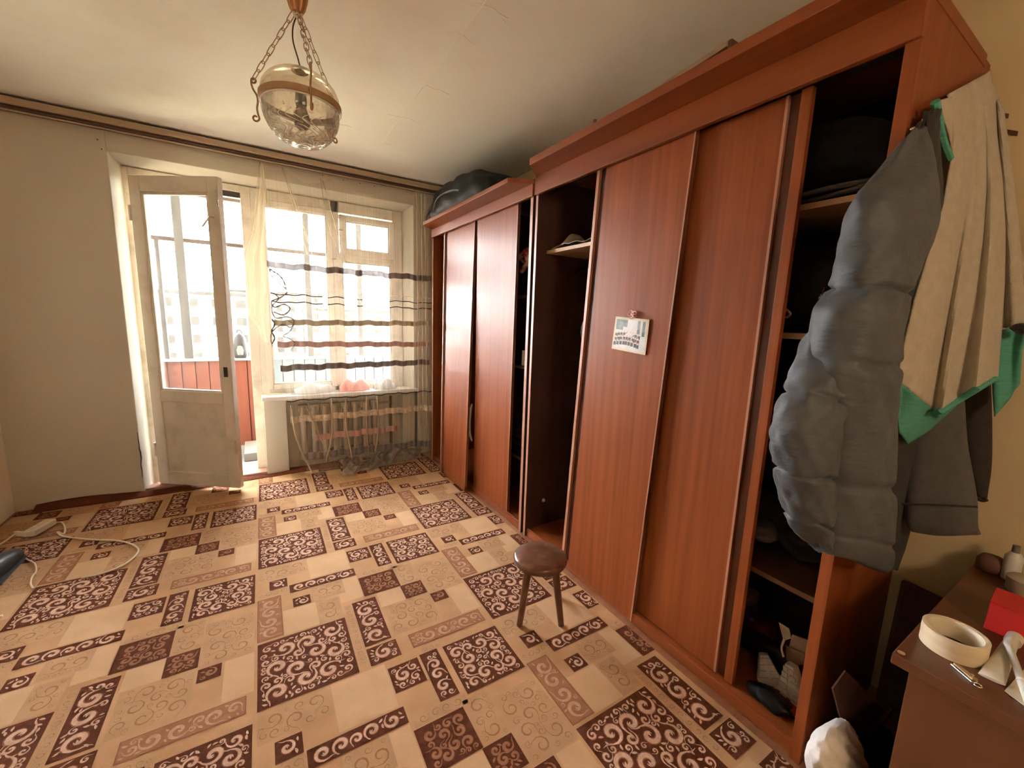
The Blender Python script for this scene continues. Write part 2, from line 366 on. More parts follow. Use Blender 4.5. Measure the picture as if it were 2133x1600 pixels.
# ------------------------------------------------------------------ mesh helpers
class MB:
    def __init__(self):
        self.v, self.f, self.mi, self.uv = [], [], [], None

    def add(self, vs, fs, mi=0):
        o = len(self.v)
        self.v += [tuple(p) for p in vs]
        self.f += [tuple(i + o for i in f) for f in fs]
        self.mi += [mi] * len(fs)
        return self

    def box(self, a, b, mi=0):
        x0, y0, z0 = a
        x1, y1, z1 = b
        return self.add([(x0, y0, z0), (x1, y0, z0), (x1, y1, z0), (x0, y1, z0), (x0, y0, z1), (x1, y0, z1), (x1, y1, z1), (x0, y1, z1)],
                        [(0, 3, 2, 1), (4, 5, 6, 7), (0, 1, 5, 4), (1, 2, 6, 5), (2, 3, 7, 6), (3, 0, 4, 7)], mi)

    def hexa(self, p, mi=0):
        return self.add(p, [(0, 3, 2, 1), (4, 5, 6, 7), (0, 1, 5, 4), (1, 2, 6, 5), (2, 3, 7, 6), (3, 0, 4, 7)], mi)

    def prism(self, poly, z0, z1, axis='z', mi=0):
        n = len(poly)

        def P(q, h):
            return {'z': (q[0], q[1], h), 'x': (h, q[0], q[1]), 'y': (q[0], h, q[1])}[axis]
        vs = [P(q, z0) for q in poly] + [P(q, z1) for q in poly]
        fs = [tuple(range(n))[::-1], tuple(range(n, 2 * n))] + [(i, (i + 1) % n, n + (i + 1) % n, n + i) for i in range(n)]
        return self.add(vs, fs, mi)

    def loft(self, rings, closed=True, cap=True, mi=0, loop=False):
        n = len(rings[0])
        vs = [p for r in rings for p in r]
        fs = []
        R = len(rings)
        for i in range(R - 1 + (1 if loop else 0)):
            a, b = i * n, ((i + 1) % R) * n
            for j in range(n if closed else n - 1):
                k = (j + 1) % n
                fs.append((a + j, a + k, b + k, b + j))
        if cap and closed and not loop:
            fs.append(tuple(range(n))[::-1])
            fs.append(tuple((R - 1) * n + j for j in range(n)))
        return self.add(vs, fs, mi)

    def tube(self, pts, r, n=8, mi=0, closed=False, cap=True):
        pts = [Vector(p) for p in pts]
        R = len(pts)
        rad = r if hasattr(r, '__len__') else [r] * R
        rings = []
        up = Vector((0, 0, 1))
        prev = None
        for i, p in enumerate(pts):
            if closed:
                t = pts[(i + 1) % R] - pts[i - 1]
            else:
                t = pts[min(i + 1, R - 1)] - pts[max(i - 1, 0)]
            if t.length < 1e-9:
                t = Vector((0, 0, 1))
            t.normalize()
            if prev is None:
                a = up if abs(t.dot(up)) < 0.9 else Vector((1, 0, 0))
                u = t.cross(a).normalized()
            else:
                u = (prev - t * prev.dot(t))
                u = u.normalized() if u.length > 1e-6 else t.orthogonal().normalized()
            prev = u
            w_ = t.cross(u)
            rings.append([p + (u * math.cos(2 * PI * k / n) + w_ * math.sin(2 * PI * k / n)) * rad[i] for k in range(n)])
        return self.loft(rings, True, cap and not closed, mi, loop=closed)

    def lathe(self, prof, c, n=24, mi=0, cap=False, ribs=0, ribamp=0.0):
        rings = []
        for r, z in prof:
            rings.append([(c[0] + r * (1 + (ribamp * math.cos(ribs * 2 * PI * k / n) if ribs else 0)) * math.cos(2 * PI * k / n),
                           c[1] + r * (1 + (ribamp * math.cos(ribs * 2 * PI * k / n) if ribs else 0)) * math.sin(2 * PI * k / n), c[2] + z)
                          for k in range(n)])
        return self.loft(rings, True, cap, mi)

    def grid(self, fn, nu, nv, mi=0):
        vs = [fn(i / nu, j / nv) for j in range(nv + 1) for i in range(nu + 1)]
        fs = [(j * (nu + 1) + i, j * (nu + 1) + i + 1, (j + 1) * (nu + 1) + i + 1, (j + 1) * (nu + 1) + i) for j in range(nv) for i in range(nu)]
        self.uv = [(i / nu, j / nv) for j in range(nv + 1) for i in range(nu + 1)]
        return self.add(vs, fs, mi)

    def build(self, name, mats, parent=None, smooth=False, bevel=0.0, angle=40, origin=None, solid=0.0, subsurf=0):
        me = bpy.data.meshes.new(name)
        vs = self.v
        if origin is not None and parent is None:
            ox, oy, oz = origin
            vs = [(x - ox, y - oy, z - oz) for x, y, z in vs]
        me.from_pydata(vs, [], self.f)
        if not isinstance(mats, (list, tuple)):
            mats = [mats]
        for q in mats:
            me.materials.append(M[q] if isinstance(q, str) else q)
        if len(mats) > 1:
            me.polygons.foreach_set('material_index', self.mi)
        if self.uv and len(self.uv) == len(self.v):
            ul = me.uv_layers.new(name='UVMap')
            li = np.empty(len(me.loops), dtype=np.int32)
            me.loops.foreach_get('vertex_index', li)
            ul.data.foreach_set('uv', np.array(self.uv, dtype=np.float32)[li].ravel())
        bm = bmesh.new()
        bm.from_mesh(me)
        bmesh.ops.recalc_face_normals(bm, faces=bm.faces)
        bm.to_mesh(me)
        bm.free()
        if smooth:
            me.shade_smooth()
            me.set_sharp_from_angle(angle=math.radians(angle))
        ob = bpy.data.objects.new(name, me)
        COL.objects.link(ob)
        if origin is not None and parent is None:
            ob.location = origin
        if parent is not None:
            ob.parent = parent
            ob.matrix_parent_inverse = parent_inv(parent)
        if bevel:
            b = ob.modifiers.new('bevel', 'BEVEL')
            b.width = bevel
            b.segments = 2
            b.limit_method = 'ANGLE'
        if solid:
            s = ob.modifiers.new('solid', 'SOLIDIFY')
            s.thickness = solid
            s.offset = 0
        if subsurf:
            s = ob.modifiers.new('sub', 'SUBSURF')
            s.levels = subsurf
            s.render_levels = subsurf
        return ob


def world_of(o):
    mw = Matrix.LocRotScale(o.location, o.rotation_euler, o.scale)
    if o.parent:
        mw = world_of(o.parent) @ o.matrix_parent_inverse @ mw
    return mw


def parent_inv(p):
    return world_of(p).inverted()


def thing(name, loc, label, cat, group=None):
    o = bpy.data.objects.new(name, None)
    COL.objects.link(o)
    o.location = loc
    o.empty_display_size = 0.05
    return tag(o, label, cat, group)


def tag(o, label, cat, group=None):
    o['label'] = label
    o['category'] = cat
    if group:
        o['group'] = group
    return o


def struct(o):
    o['kind'] = 'structure'
    return o


def smooth_path(pts, n=8):
    """Catmull-Rom through the points."""
    P = [Vector(p) for p in pts]
    P = [P[0] * 2 - P[1]] + P + [P[-1] * 2 - P[-2]]
    res = []
    for i in range(1, len(P) - 2):
        for k in range(n):
            t = k / n
            a, b, c, d = P[i - 1], P[i], P[i + 1], P[i + 2]
            res.append(0.5 * ((2 * b) + (c - a) * t + (2 * a - 5 * b + 4 * c - d) * t * t + (3 * b - a - 3 * c + d) * t ** 3))
    res.append(P[-2])
    return res


def lerp(a, b, t):
    return a + (b - a) * t


def rows_interp(rows, t):
    n = len(rows) - 1
    x = min(max(t * n, 0), n - 1e-6)
    i = int(x)
    f = x - i
    return [lerp(a, b, f) for a, b in zip(rows[i], rows[i + 1])]

# ------------------------------------------------------------------ room shell
W, D, H = 3.30, -4.75, 2.5
b = MB().box((-0.3, D - 0.2, -0.2), (W + 0.2, 0.31, 0.0))
struct(b.build('floor', 'floorwood'))
b = MB().box((-0.3, D - 0.2, H), (W + 0.2, 0.3, H + 0.2))
struct(b.build('ceiling', 'ceiling'))
b = MB().box((-0.3, D, 0.0), (0.0, 0.0, H))
struct(b.build('wall_left', 'wall_light'))
b = MB().box((W, D, 0.0), (W + 0.2, 0.0, H))
struct(b.build('wall_right', 'wall_right'))
# wall behind the camera with a doorway added to let the fill light in
b = MB().box((-0.3, D - 0.2, 0.0), (1.55, D, H)).box((2.5, D - 0.2, 0.0), (W + 0.2, D, H)).box((1.55, D - 0.2, 2.15), (2.5, D, H))
struct(b.build('wall_back', 'wall_light'))
# wall with the balcony opening; side and top reveals splay
b = MB()
b.prism([(0, 0), (0.632, 0), (0.680, 0.15), (0.680, 0.3), (-0.3, 0.3), (-0.3, 0)], 0, H)
b.prism([(2.627, 0), (W + 0.2, 0), (W + 0.2, 0.3), (2.555, 0.3), (2.555, 0.15)], 0, H)
b.prism([(0.0, 2.300), (0.15, 2.252), (0.3, 2.252), (0.3, H), (0.0, H)], 0.632, 2.627, 'x')
b.box((1.395, 0.0, 0.0), (1.555, 0.3, 0.625))
b.box((1.555, 0.11, 0.0), (2.56, 0.3, 0.625))
b.box((2.52, 0.0, 0.0), (2.66, 0.3, 0.625))
b.box((1.555, 0.0, 0.595), (2.52, 0.3, 0.625))
far = struct(b.build('wall_far', 'wall', bevel=0.004))
# cracked plaster along the bottom of the left reveal
b = MB()
rnd = random.Random(4)
pts = []
for i in range(15):
    z = 0.12 + i * 0.024
    pts.append((0.6315 + rnd.uniform(-0.004, 0.003), -0.0012, z))
b.tube(pts, [0.0015 + 0.0035 * math.sin(PI * i / 14) * rnd.uniform(0.4, 1) for i in range(15)], 5)
b.build('plaster_crack', 'dark_metal', far)
# little nail holes under the rail
for (u, v) in [(203, 291), (212, 311), (541, 339), (588, 351), (672, 366), (715, 375), (750, 382), (780, 388)]:
    p = at(u, v, 'y', 0.0)
    MB().tube([(p.x, 0.004, p.z), (p.x, -0.006, p.z)], 0.0035, 6).build('nail', 'dark_metal', far)

# ceiling patches of peeling whitewash, shallow real relief
b = MB()
rnd = random.Random(8)
for (u, v, sz) in [(1020, 25, 0.10), (905, 190, 0.12), (840, 250, 0.13), (960, 80, 0.08), (690, 240, 0.05), (720, 262, 0.04), (800, 300, 0.06)]:
    p = at(u, v, 'z', H)
    ring = []
    for k in range(14):
        r = sz * 0.5 * rnd.uniform(0.55, 1.15)
        ring.append((p.x + r * math.cos(2 * PI * k / 14) * 1.6, p.y + r * math.sin(2 * PI * k / 14) * 0.6))
    b.prism(ring, H - 0.0008, H + 0.002)
pj = [at(u, v, 'z', H - 0.001) for u, v in [(1040, -40), (1000, 20), (960, 75), (915, 140), (868, 200), (822, 262), (795, 300)]]
sj = MB().tube(smooth_path(pj, 6), [0.0014 + 0.0008 * math.sin(i * 1.7) for i in range(37)], 6).build('slab_joint', 'ceiling', bpy.data.objects['ceiling'], smooth=True)
ceil_patch = b.build('peeling_patch', 'ceiling', bpy.data.objects['ceiling'])
ceil_patch['kind'] = 'stuff'

# added hall behind the doorway: floor, walls, ceiling and an invented fill lamp
b = MB()
b.box((-0.3, D - 1.9, -0.2), (3.3, D - 0.2, 0.0)).box((-0.3, D - 1.9, H), (3.3, D - 0.2, H + 0.2))
b.box((-0.4, D - 1.9, 0), (-0.3, D - 0.2, H)).box((3.3, D - 1.9, 0), (3.4, D - 0.2, H)).box((-0.3, D - 2.0, 0), (3.3, D - 1.9, H))
struct(b.build('wall_added_hall', 'wall_right'))
hl = bpy.data.lights.new('fill_lamp', 'POINT')  # unseen warm fill, added to brighten right wall and wardrobe side
hl.energy = 26
hl.shadow_soft_size = 0.22
hl.color = (1.0, 0.80, 0.55)
ho = bpy.data.objects.new('fill_lamp', hl)
COL.objects.link(ho)
ho.location = (1.75, D - 0.7, 2.02)

# ------------------------------------------------------------------ carpet
PHI, OX, OY, PER = -0.0094, 1.313, -2.325, 0.8955
CPH, SPH = math.cos(PHI), math.sin(PHI)
CX0, CX1, CY0, CY1 = 0.02, 2.705, -4.6, -0.02
carp = MB()
CM = {'base': 0, 'plain': 1, 'dark': 2, 'light': 3, 'mid': 4, 'tan': 5, 'faint': 6, 'shade': 7, 'tanlight': 8}


def carpet_pt(x, y, z):
    return (OX + CPH * x - SPH * y, OY + SPH * x + CPH * y, z)


def carpet_add(polys, z, mi):
    for poly in polys:
        q = [carpet_pt(x, y, z) for x, y in poly]
        cx = sum(p[0] for p in q) / len(q)
        cyy = sum(p[1] for p in q) / len(q)
        if CX0 < cx < CX1 and CY0 < cyy < CY1:
            q = [(min(max(p[0], CX0), CX1), min(max(p[1], CY0), CY1), p[2]) for p in q]
            carp.add(q, [tuple(range(len(q)))], mi)


def split_rect(x0, y0, x1, y1, n=6):
    r = []
    for i in range(n):
        for j in range(n):
            a, b_ = lerp(x0, x1, i / n), lerp(x0, x1, (i + 1) / n)
            c, d = lerp(y0, y1, j / n), lerp(y0, y1, (j + 1) / n)
            r.append([(a, c), (b_, c), (b_, d), (a, d)])
    return r


def ribbon(pts, ws):
    n = len(pts)
    L, R_ = [], []
    for i, (x, y) in enumerate(pts):
        a = pts[max(i - 1, 0)]
        c = pts[min(i + 1, n - 1)]
        dx, dy = c[0] - a[0], c[1] - a[1]
        l = math.hypot(dx, dy) or 1
        nx, ny = -dy / l, dx / l
        L.append((x + nx * ws[i], y + ny * ws[i]))
        R_.append((x - nx * ws[i], y - ny * ws[i]))
    return [[R_[i], R_[i + 1], L[i + 1], L[i]] for i in range(n - 1)]


def scroll(cx, cy, r, d, ph, wf=1.0, n=17):
    pts, ws = [], []
    for i in range(n):
        t = i / (n - 1)
        a = ph + d * t * 2 * PI * 1.25
        rr = r * (0.94 - 0.76 * t ** 0.8)
        pts.append((cx + rr * math.cos(a), cy + rr * math.sin(a)))
        ws.append(wf * r * (0.03 + 0.20 * math.sin(PI * min(1, t * 1.05 + 0.02)) ** 0.8))
    tail = []
    a0 = ph
    p0 = pts[0]
    for i in range(5):
        t = (5 - i) / 5
        tail.append((p0[0] + r * t * 0.9 * math.cos(a0 - d * PI / 2 + d * t * 0.5), p0[1] + r * t * 0.9 * math.sin(a0 - d * PI / 2 + d * t * 0.5)))
    return ribbon(tail + pts, [wf * r * 0.015 * (i + 1) for i in range(5)] + ws)


def leaf(cx, cy, r, a, n=7):
    pts = [(cx + r * (2 * i / (n - 1) - 1) * math.cos(a + 0.35 * (i / (n - 1) - 0.5)), cy + r * (2 * i / (n - 1) - 1) * math.sin(a + 0.35 * (i / (n - 1) - 0.5))) for i in range(n)]
    return ribbon(pts, [r * 0.42 * math.sin(PI * (0.03 + 0.94 * i / (n - 1))) ** 1.0 for i in range(n)])


def pack(x0, y0, x1, y1, rmax, rmin, seed, sym):
    """Circles packed in a rectangle, mirrored through its centre when sym."""
    rd = random.Random(seed)
    cs = []
    cx, cy = (x0 + x1) / 2, (y0 + y1) / 2
    r = rmax
    while r > rmin:
        fails = 0
        while fails < 70:
            x, y = rd.uniform(x0 + r, x1 - r) if x1 - x0 > 2 * r else cx, rd.uniform(y0 + r, y1 - r) if y1 - y0 > 2 * r else cy
            ok = all(math.hypot(x - c[0], y - c[1]) > (r + c[2]) * 0.84 for c in cs)
            if sym and ok:
                ok = math.hypot(x - cx, y - cy) > r * 0.98
            if ok:
                d, ph = rd.choice((-1, 1)), rd.uniform(0, 2 * PI)
                cs.append((x, y, r, d, ph))
                if sym:
                    cs.append((2 * cx - x, 2 * cy - y, r, d, ph + PI))
                fails = 0
            else:
                fails += 1
        r *= 0.78
    return cs


ORN = {}


def ornament(key, wd, ht, rmax, rmin, seed, sym, pad):
    if key not in ORN:
        light, mid = [], []
        for (x, y, r, d, ph) in pack(pad, pad, wd - pad, ht - pad, rmax, rmin, seed, sym):
            if r > rmin * 1.5:
                mid += scroll(x, y, r, d, ph, 1.3, 14)
                light += scroll(x, y, r, d, ph, 0.85, 17)
                light += leaf(x + r * 0.12 * math.cos(ph), y + r * 0.12 * math.sin(ph), r * 0.2, ph)
            else:
                light += leaf(x, y, r * 1.05, ph)
        clip = lambda q: [(min(max(x, pad * 0.8), wd - pad * 0.8), min(max(y, pad * 0.8), ht - pad * 0.8)) for x, y in q]
        ORN[key] = ([clip(q) for q in light], [clip(q) for q in mid])
    return ORN[key]


RECTS = [  # x0, x1, y0, y1, ground, scroll ink, biggest curl, symmetric
    (0.000, 0.327, 0.000, 0.325, 'dark', 'light', 0.040, True),
    (-0.002, 0.092, 0.338, 0.622, 'tan', 'light', 0.036, False),
    (0.130, 0.428, 0.616, 0.681, 'dark', 'light', 0.029, False),
    (0.047, 0.123, 0.680, 0.755, 'dark', 'light', 0.026, False),
    (0.138, 0.210, 0.500, 0.566, 'dark', 'light', 0.024, False),
    (0.370, 0.475, 0.110, 0.402, 'dark', 'light', 0.040, False),
    (0.370, 0.487, 0.004, 0.096, 'dark', 'light', 0.036, False),
    (0.420, 0.535, 0.740, 0.858, 'dark', 'light', 0.032, False),
    (0.545, 0.617, 0.633, 0.863, 'dark', 'light', 0.028, False),
    (0.640, 0.883, 0.614, 0.858, 'dark', 'light', 0.032, True),
    (0.537, 0.864, 0.012, 0.091, 'tan', 'light', 0.032, False),
    (0.432, 0.605, 0.423, 0.580, 'dark', 'mid2', 0.022, False),
    (0.599, 0.704, 0.314, 0.421, 'dark', 'mid2', 0.022, False),
    (0.708, 0.781, 0.229, 0.296, 'dark', 'mid2', 0.022, False),
]
SWIRLS = [(0.0, 0.22, 0.765, 0.885), (0.0, 0.125, 0.635, 0.675), (0.49, 0.70, 0.115, 0.310), (0.23, 0.325, 0.335, 0.485), (0.71, 0.885, 0.30, 0.56),
          (0.44, 0.63, 0.585, 0.628), (0.22, 0.36, 0.50, 0.61), (0.335, 0.365, 0.03, 0.40), (0.56, 0.64, 0.865, 0.893), (0.61, 0.705, 0.425, 0.60)]
PLAINS = [(0.095, 0.228, 0.335, 0.495), (0.225, 0.415, 0.69, 0.888), (0.485, 0.598, 0.314, 0.42), (0.79, 0.885, 0.10, 0.295), (0.33, 0.428, 0.43, 0.61)]
Z0 = 0.004
carp.box((CX0, CY0, 0.0), (CX1, CY1, Z0), 0)
for ci in range(-2, 3):
    for cj in range(-3, 4):
        bx, by = ci * PER, cj * PER
        for (a, b_, c, d) in PLAINS:
            carpet_add(split_rect(bx + a, by + c, bx + b_, by + d, 3), Z0 + 0.0003, CM['plain'])
        for k, (a, b_, c, d) in enumerate(SWIRLS):
            carpet_add(split_rect(bx + a, by + c, bx + b_, by + d, 3), Z0 + 0.0005, CM['shade'])
            key = ('sw', k)
            if key not in ORN:
                wd, ht = b_ - a, d - c
                q = []
                for (x, y, r, dd, ph) in pack(0.002, 0.002, wd - 0.002, ht - 0.002, min(0.034, wd * 0.45, ht * 0.45), 0.009, 50 + k, False):
                    q += scroll(x, y, r, dd, ph, 0.42, 13)
                ORN[key] = q
            carpet_add([[(bx + a + x, by + c + y) for x, y in p] for p in ORN[key]], Z0 + 0.0008, CM['faint'])
        for k, (a, b_, c, d, gnd, ink, rm, sym) in enumerate(RECTS):
            carpet_add(split_rect(bx + a, by + c, bx + b_, by + d, 5), Z0 + 0.0011, CM['dark'] if gnd == 'dark' else CM['mid'])
            if gnd == 'tan':
                carpet_add(split_rect(bx + a + 0.004, by + c + 0.004, bx + b_ - 0.004, by + d - 0.004, 5), Z0 + 0.0013, CM['tan'])
            li, mi_ = ornament(('o', k), b_ - a, d - c, rm, 0.0068, 11 + k, sym, 0.006)
            if gnd == 'dark':
                carpet_add([[(bx + a + x, by + c + y) for x, y in p] for p in mi_], Z0 + 0.0014, CM['mid'])
            carpet_add([[(bx + a + x, by + c + y) for x, y in p] for p in li], Z0 + 0.0017, CM['light'] if ink == 'light' and gnd == 'dark' else (CM['tanlight'] if gnd == 'tan' else CM['tan']))
co = carp.build('carpet', ['c_base', 'c_plain', 'c_dark', 'c_light', 'c_mid', 'c_tan', 'c_faint', 'c_shade', 'c_tanlight'])
tag(co, 'beige carpet with dark brown scroll squares and bars covering the room floor', 'carpet')
# rolled-up strip of carpet edge at the balcony wall
def edge_fn(s, t):
    x = lerp(0.10, 2.66, s)
    hgt = 0.014 + 0.006 * math.sin(s * 21) + 0.006 * math.sin(s * 9 + 1)
    y = lerp(-0.075 - 0.02 * math.sin(s * 7), -0.004, t)
    return (x, y, Z0 + hgt * math.sin(PI * 0.5 * t) * 1.4 + 0.001)
g = MB().grid(edge_fn, 90, 6)
g.build('turned_up_edge', 'c_dark', co, smooth=True, solid=0.004)

# ------------------------------------------------------------------ curtain rail along the ceiling
rail = thing('curtain_rail', (1.7, -0.03, 2.46), 'dark brown double curtain rail fixed along the top of the balcony wall', 'curtain rail')
MB().box((0.0, -0.035, 2.418), (W, 0.0, 2.492)).build('backing_board', 'rail', rail, bevel=0.003)
MB().box((0.0, -0.062, 2.446), (W, -0.035, 2.486)).build('upper_moulding', 'rail_light', rail, bevel=0.006)
MB().box((0.0, -0.046, 2.424), (W, -0.035, 2.437)).build('track', 'rail', rail, bevel=0.003)
MB().box((0.0, -0.049, 2.413), (W, -0.030, 2.420)).build('lower_lip', 'rail_light', rail, bevel=0.002)

# ------------------------------------------------------------------ balcony door frame, leaf and window
Y0, Y1 = 0.12, 0.20
dr = bpy.data.objects.new('door_1', None)
COL.objects.link(dr)
dr.location = (1.0, 0.12, 0.0)
dr['kind'] = 'structure'
b = MB()
b.box((0.662, Y0, 0.03), (0.700, Y1, 2.252))
b.box((0.700, Y0, 2.205), (1.33, Y1, 2.252))
b.box((1.33, Y0, 0.03), (1.395, Y1, 2.252))
b.build('door_frame', 'frame', dr, bevel=0.003)
MB().box((0.690, Y0 + 0.02, 2.165), (1.335, Y1 - 0.01, 2.207)).build('frame_stop', 'dark_metal', dr, bevel=0.002)
MB().box((0.635, 0.005, 0.0), (1.395, 0.33, 0.032)).build('threshold', 'threshold', dr, bevel=0.006)
# open leaf, hinged on the left and swung into the room
hx, hy, ex, ey = 0.706, 0.070, 1.214, -0.290
L = math.hypot(ex - hx, ey - hy)
ux, uy = (ex - hx) / L, (ey - hy) / L
nx, ny = -uy, ux                       # towards the balcony


def lf(s, n_, z):
    return (hx + ux * s + nx * n_, hy + uy * s + ny * n_, z)


def leaf_box(mb, s0, s1, n0, n1, z0, z1):
    mb.hexa([lf(s0, n0, z0), lf(s1, n0, z0), lf(s1, n1, z0), lf(s0, n1, z0), lf(s0, n0, z1), lf(s1, n0, z1), lf(s1, n1, z1), lf(s0, n1, z1)])
    return mb


TH = 0.045
zb, zt = 0.035, 2.188
for (s0, s1, z0, z1, nm) in [(0, 0.078, zb, zt, 'stile'), (L - 0.075, L, zb, zt, 'stile'), (0.078, L - 0.075, zt - 0.10, zt, 'top_rail'),
                             (0.078, L - 0.075, 0.66, 0.745, 'lock_rail'), (0.078, L - 0.075, zb, zb + 0.10, 'bottom_rail')]:
    leaf_box(MB(), s0, s1, 0, TH, z0, z1).build(nm, 'leaf', dr, bevel=0.004)
leaf_box(MB(), 0.07, L - 0.07, 0.012, 0.034, zb + 0.09, 0.665).build('panel', 'leaf', dr, bevel=0.002)
b = MB()
for (s0, s1, z0, z1) in [(0.074, 0.094, 0.74, zt - 0.096), (L - 0.092, L - 0.072, 0.74, zt - 0.096), (0.074, L - 0.072, 0.735, 0.757), (0.074, L - 0.072, zt - 0.118, zt - 0.096)]:
    leaf_box(b, s0, s1, 0.006, 0.022, z0, z1)
b.build('glazing_bead', 'frame', dr, bevel=0.003)
leaf_box(MB(), 0.085, L - 0.085, 0.022, 0.026, 0.745, zt - 0.10).build('pane', 'pane_dirty', dr)
leaf_box(MB(), L - 0.052, L - 0.026, -0.007, 0.0, 0.86, 0.93).build('lock_plate', 'dark_metal', dr, bevel=0.002)
MB().tube([lf(L - 0.04, -0.004, 1.93), lf(L - 0.045, -0.03, 1.93), lf(L - 0.09, -0.045, 1.86)], 0.006, 8).build('latch_handle', 'chrome', dr, smooth=True)
for z in (0.35, 2.05):
    MB().tube([lf(L - 0.004, -0.006, z - 0.05), lf(L - 0.004, -0.006, z + 0.05)], 0.007, 8).build('latch_bolt', 'chrome', dr, smooth=True)
for z in (0.3, 1.95):
    MB().tube([lf(-0.004, 0.0, z - 0.05), lf(-0.004, 0.0, z + 0.05)], 0.010, 8).build('hinge', 'leaf', dr, smooth=True)

win = bpy.data.objects.new('window_1', None)
COL.objects.link(win)
win.location = (1.97, 0.15, 0.65)
win['kind'] = 'structure'
WX0, WX1, WZ0, WZ1 = 1.395, 2.558, 0.655, 2.252
for (x0, x1, z0, z1, nm) in [(WX0, 1.452, WZ0, WZ1, 'jamb'), (2.47, WX1, WZ0, WZ1, 'jamb'), (1.955, 2.02, WZ0, WZ1, 'mullion'),
                             (1.452, 2.47, 2.165, WZ1, 'head'), (1.452, 2.47, WZ0, 0.70, 'bottom_rail'), (2.02, 2.47, 1.790, 1.845, 'transom')]:
    MB().box((x0, Y0, z0), (x1, Y1, z1)).build(nm, 'frame', win, bevel=0.003)


def sash(nm, x0, x1, z0, z1, wd, y0, pane='pane'):
    b = MB()
    b.box((x0, y0, z0), (x0 + wd, y0 + 0.04, z1)).box((x1 - wd, y0, z0), (x1, y0 + 0.04, z1))
    b.box((x0 + wd, y0, z0), (x1 - wd, y0 + 0.04, z0 + wd)).box((x0 + wd, y0, z1 - wd), (x1 - wd, y0 + 0.04, z1))
    o = b.build(nm, 'frame', win, bevel=0.004)
    b = MB()
    q = 0.012
    for (a, c, d, e_) in [(x0 + wd, x0 + wd + q, z0 + wd, z1 - wd), (x1 - wd - q, x1 - wd, z0 + wd, z1 - wd), (x0 + wd, x1 - wd, z0 + wd, z0 + wd + q), (x0 + wd, x1 - wd, z1 - wd - q, z1 - wd)]:
        b.box((a, y0 + 0.008, d), (c, y0 + 0.022, e_))
    b.build('bead', 'frame', o, bevel=0.002)
    MB().box((x0 + wd - 0.005, y0 + 0.02, z0 + wd - 0.005), (x1 - wd + 0.005, y0 + 0.024, z1 - wd + 0.005)).build('pane', pane, o)
    return o


sash('left_casement', 1.435, 1.965, 0.690, 2.175, 0.042, 0.105)
sash('right_light', 2.010, 2.480, 0.690, 1.800, 0.028, 0.118)
vent = sash('vent_sash', 2.022, 2.482, 1.825, 2.150, 0.046, 0.095)
for (x, z) in [(2.015, 2.02), (1.955, 1.78)]:
    MB().tube([(x, 0.095, z), (x, 0.075, z), (x + 0.028, 0.07, z)], 0.006, 6).build('latch', 'brass', win, smooth=True)
MB().box((1.385, -0.045, 0.622), (2.66, 0.122, 0.656)).build('window_sill', 'sill', win, bevel=0.006)

# ------------------------------------------------------------------ balcony beyond the glass
struct(MB().box((-0.4, 0.3, -0.25), (3.8, 1.32, -0.06)).build('floor_balcony', 'concrete'))
struct(MB().box((-0.4, 0.3, 2.40), (3.8, 1.34, 2.6)).build('ceiling_balcony', 'ceiling'))
struct(MB().box((-0.5, 0.3, -0.1), (-0.4, 1.32, 2.5)).build('wall_balcony_left', 'wall'))
struct(MB().box((3.8, 0.3, -0.1), (3.9, 1.32, 2.5)).build('wall_balcony_right', 'wall'))
par = bpy.data.objects.new('trim_1', None)
COL.objects.link(par)
par.location = (1.7, 1.2, 0)
par['kind'] = 'structure'
x = -0.4
k = 0
while x < 3.78:
    wd = 0.105
    MB().box((x + 0.003, 1.20 + 0.004 * (k % 2), -0.06), (x + wd - 0.003, 1.225 + 0.004 * (k % 2), 0.83)).build('board', 'parapet' if x < 1.36 else 'parapet_blue', par, bevel=0.003)
    x += wd
    k += 1
MB().box((-0.4, 1.23, -0.06), (3.8, 1.25, 0.83)).build('outer_sheet', 'balcony_bar', par)
MB().box((-0.4, 1.16, 0.83), (3.8, 1.28, 0.855)).build('ledge', 'frame', par, bevel=0.004)
for (x0, x1, z0, z1, mm) in [(0.785, 0.855, 0.855, 2.40, 'balcony_post'), (0.640, 0.675, 0.855, 1.93, 'balcony_post'), (1.845, 1.90, 0.855, 2.40, 'balcony_post'),
                             (2.37, 2.425, 0.855, 2.40, 'balcony_post'), (-0.2, -0.14, 0.855, 2.40, 'balcony_post'), (3.0, 3.055, 0.855, 2.4, 'balcony_post')]:
    MB().box((x0, 1.18, z0), (x1, 1.24, z1)).build('post', mm, par, bevel=0.003)
MB().box((-0.4, 1.185, 1.93), (3.8, 1.225, 1.965)).build('glazing_bar', 'balcony_bar', par, bevel=0.003)
MB().box((-0.4, 1.17, 2.345), (3.8, 1.25, 2.40)).build('head_rail', 'balcony_bar', par, bevel=0.003)
for (x0, x1) in [(-0.14, 0.64), (0.675, 0.785), (0.855, 1.845), (1.90, 2.37), (2.425, 3.0)]:
    MB().box((x0, 1.208, 0.855), (x1, 1.211, 1.93)).build('pane', 'pane', par)

# far town, well below the balcony
struct(MB().box((-260, 1.6, -16.2), (300, 420, -16.0)).build('ground_outside', 'ground'))


struct(MB().box((-260, 120, -15.98), (300, 420, -15.9)).build('ground_far', 'field'))


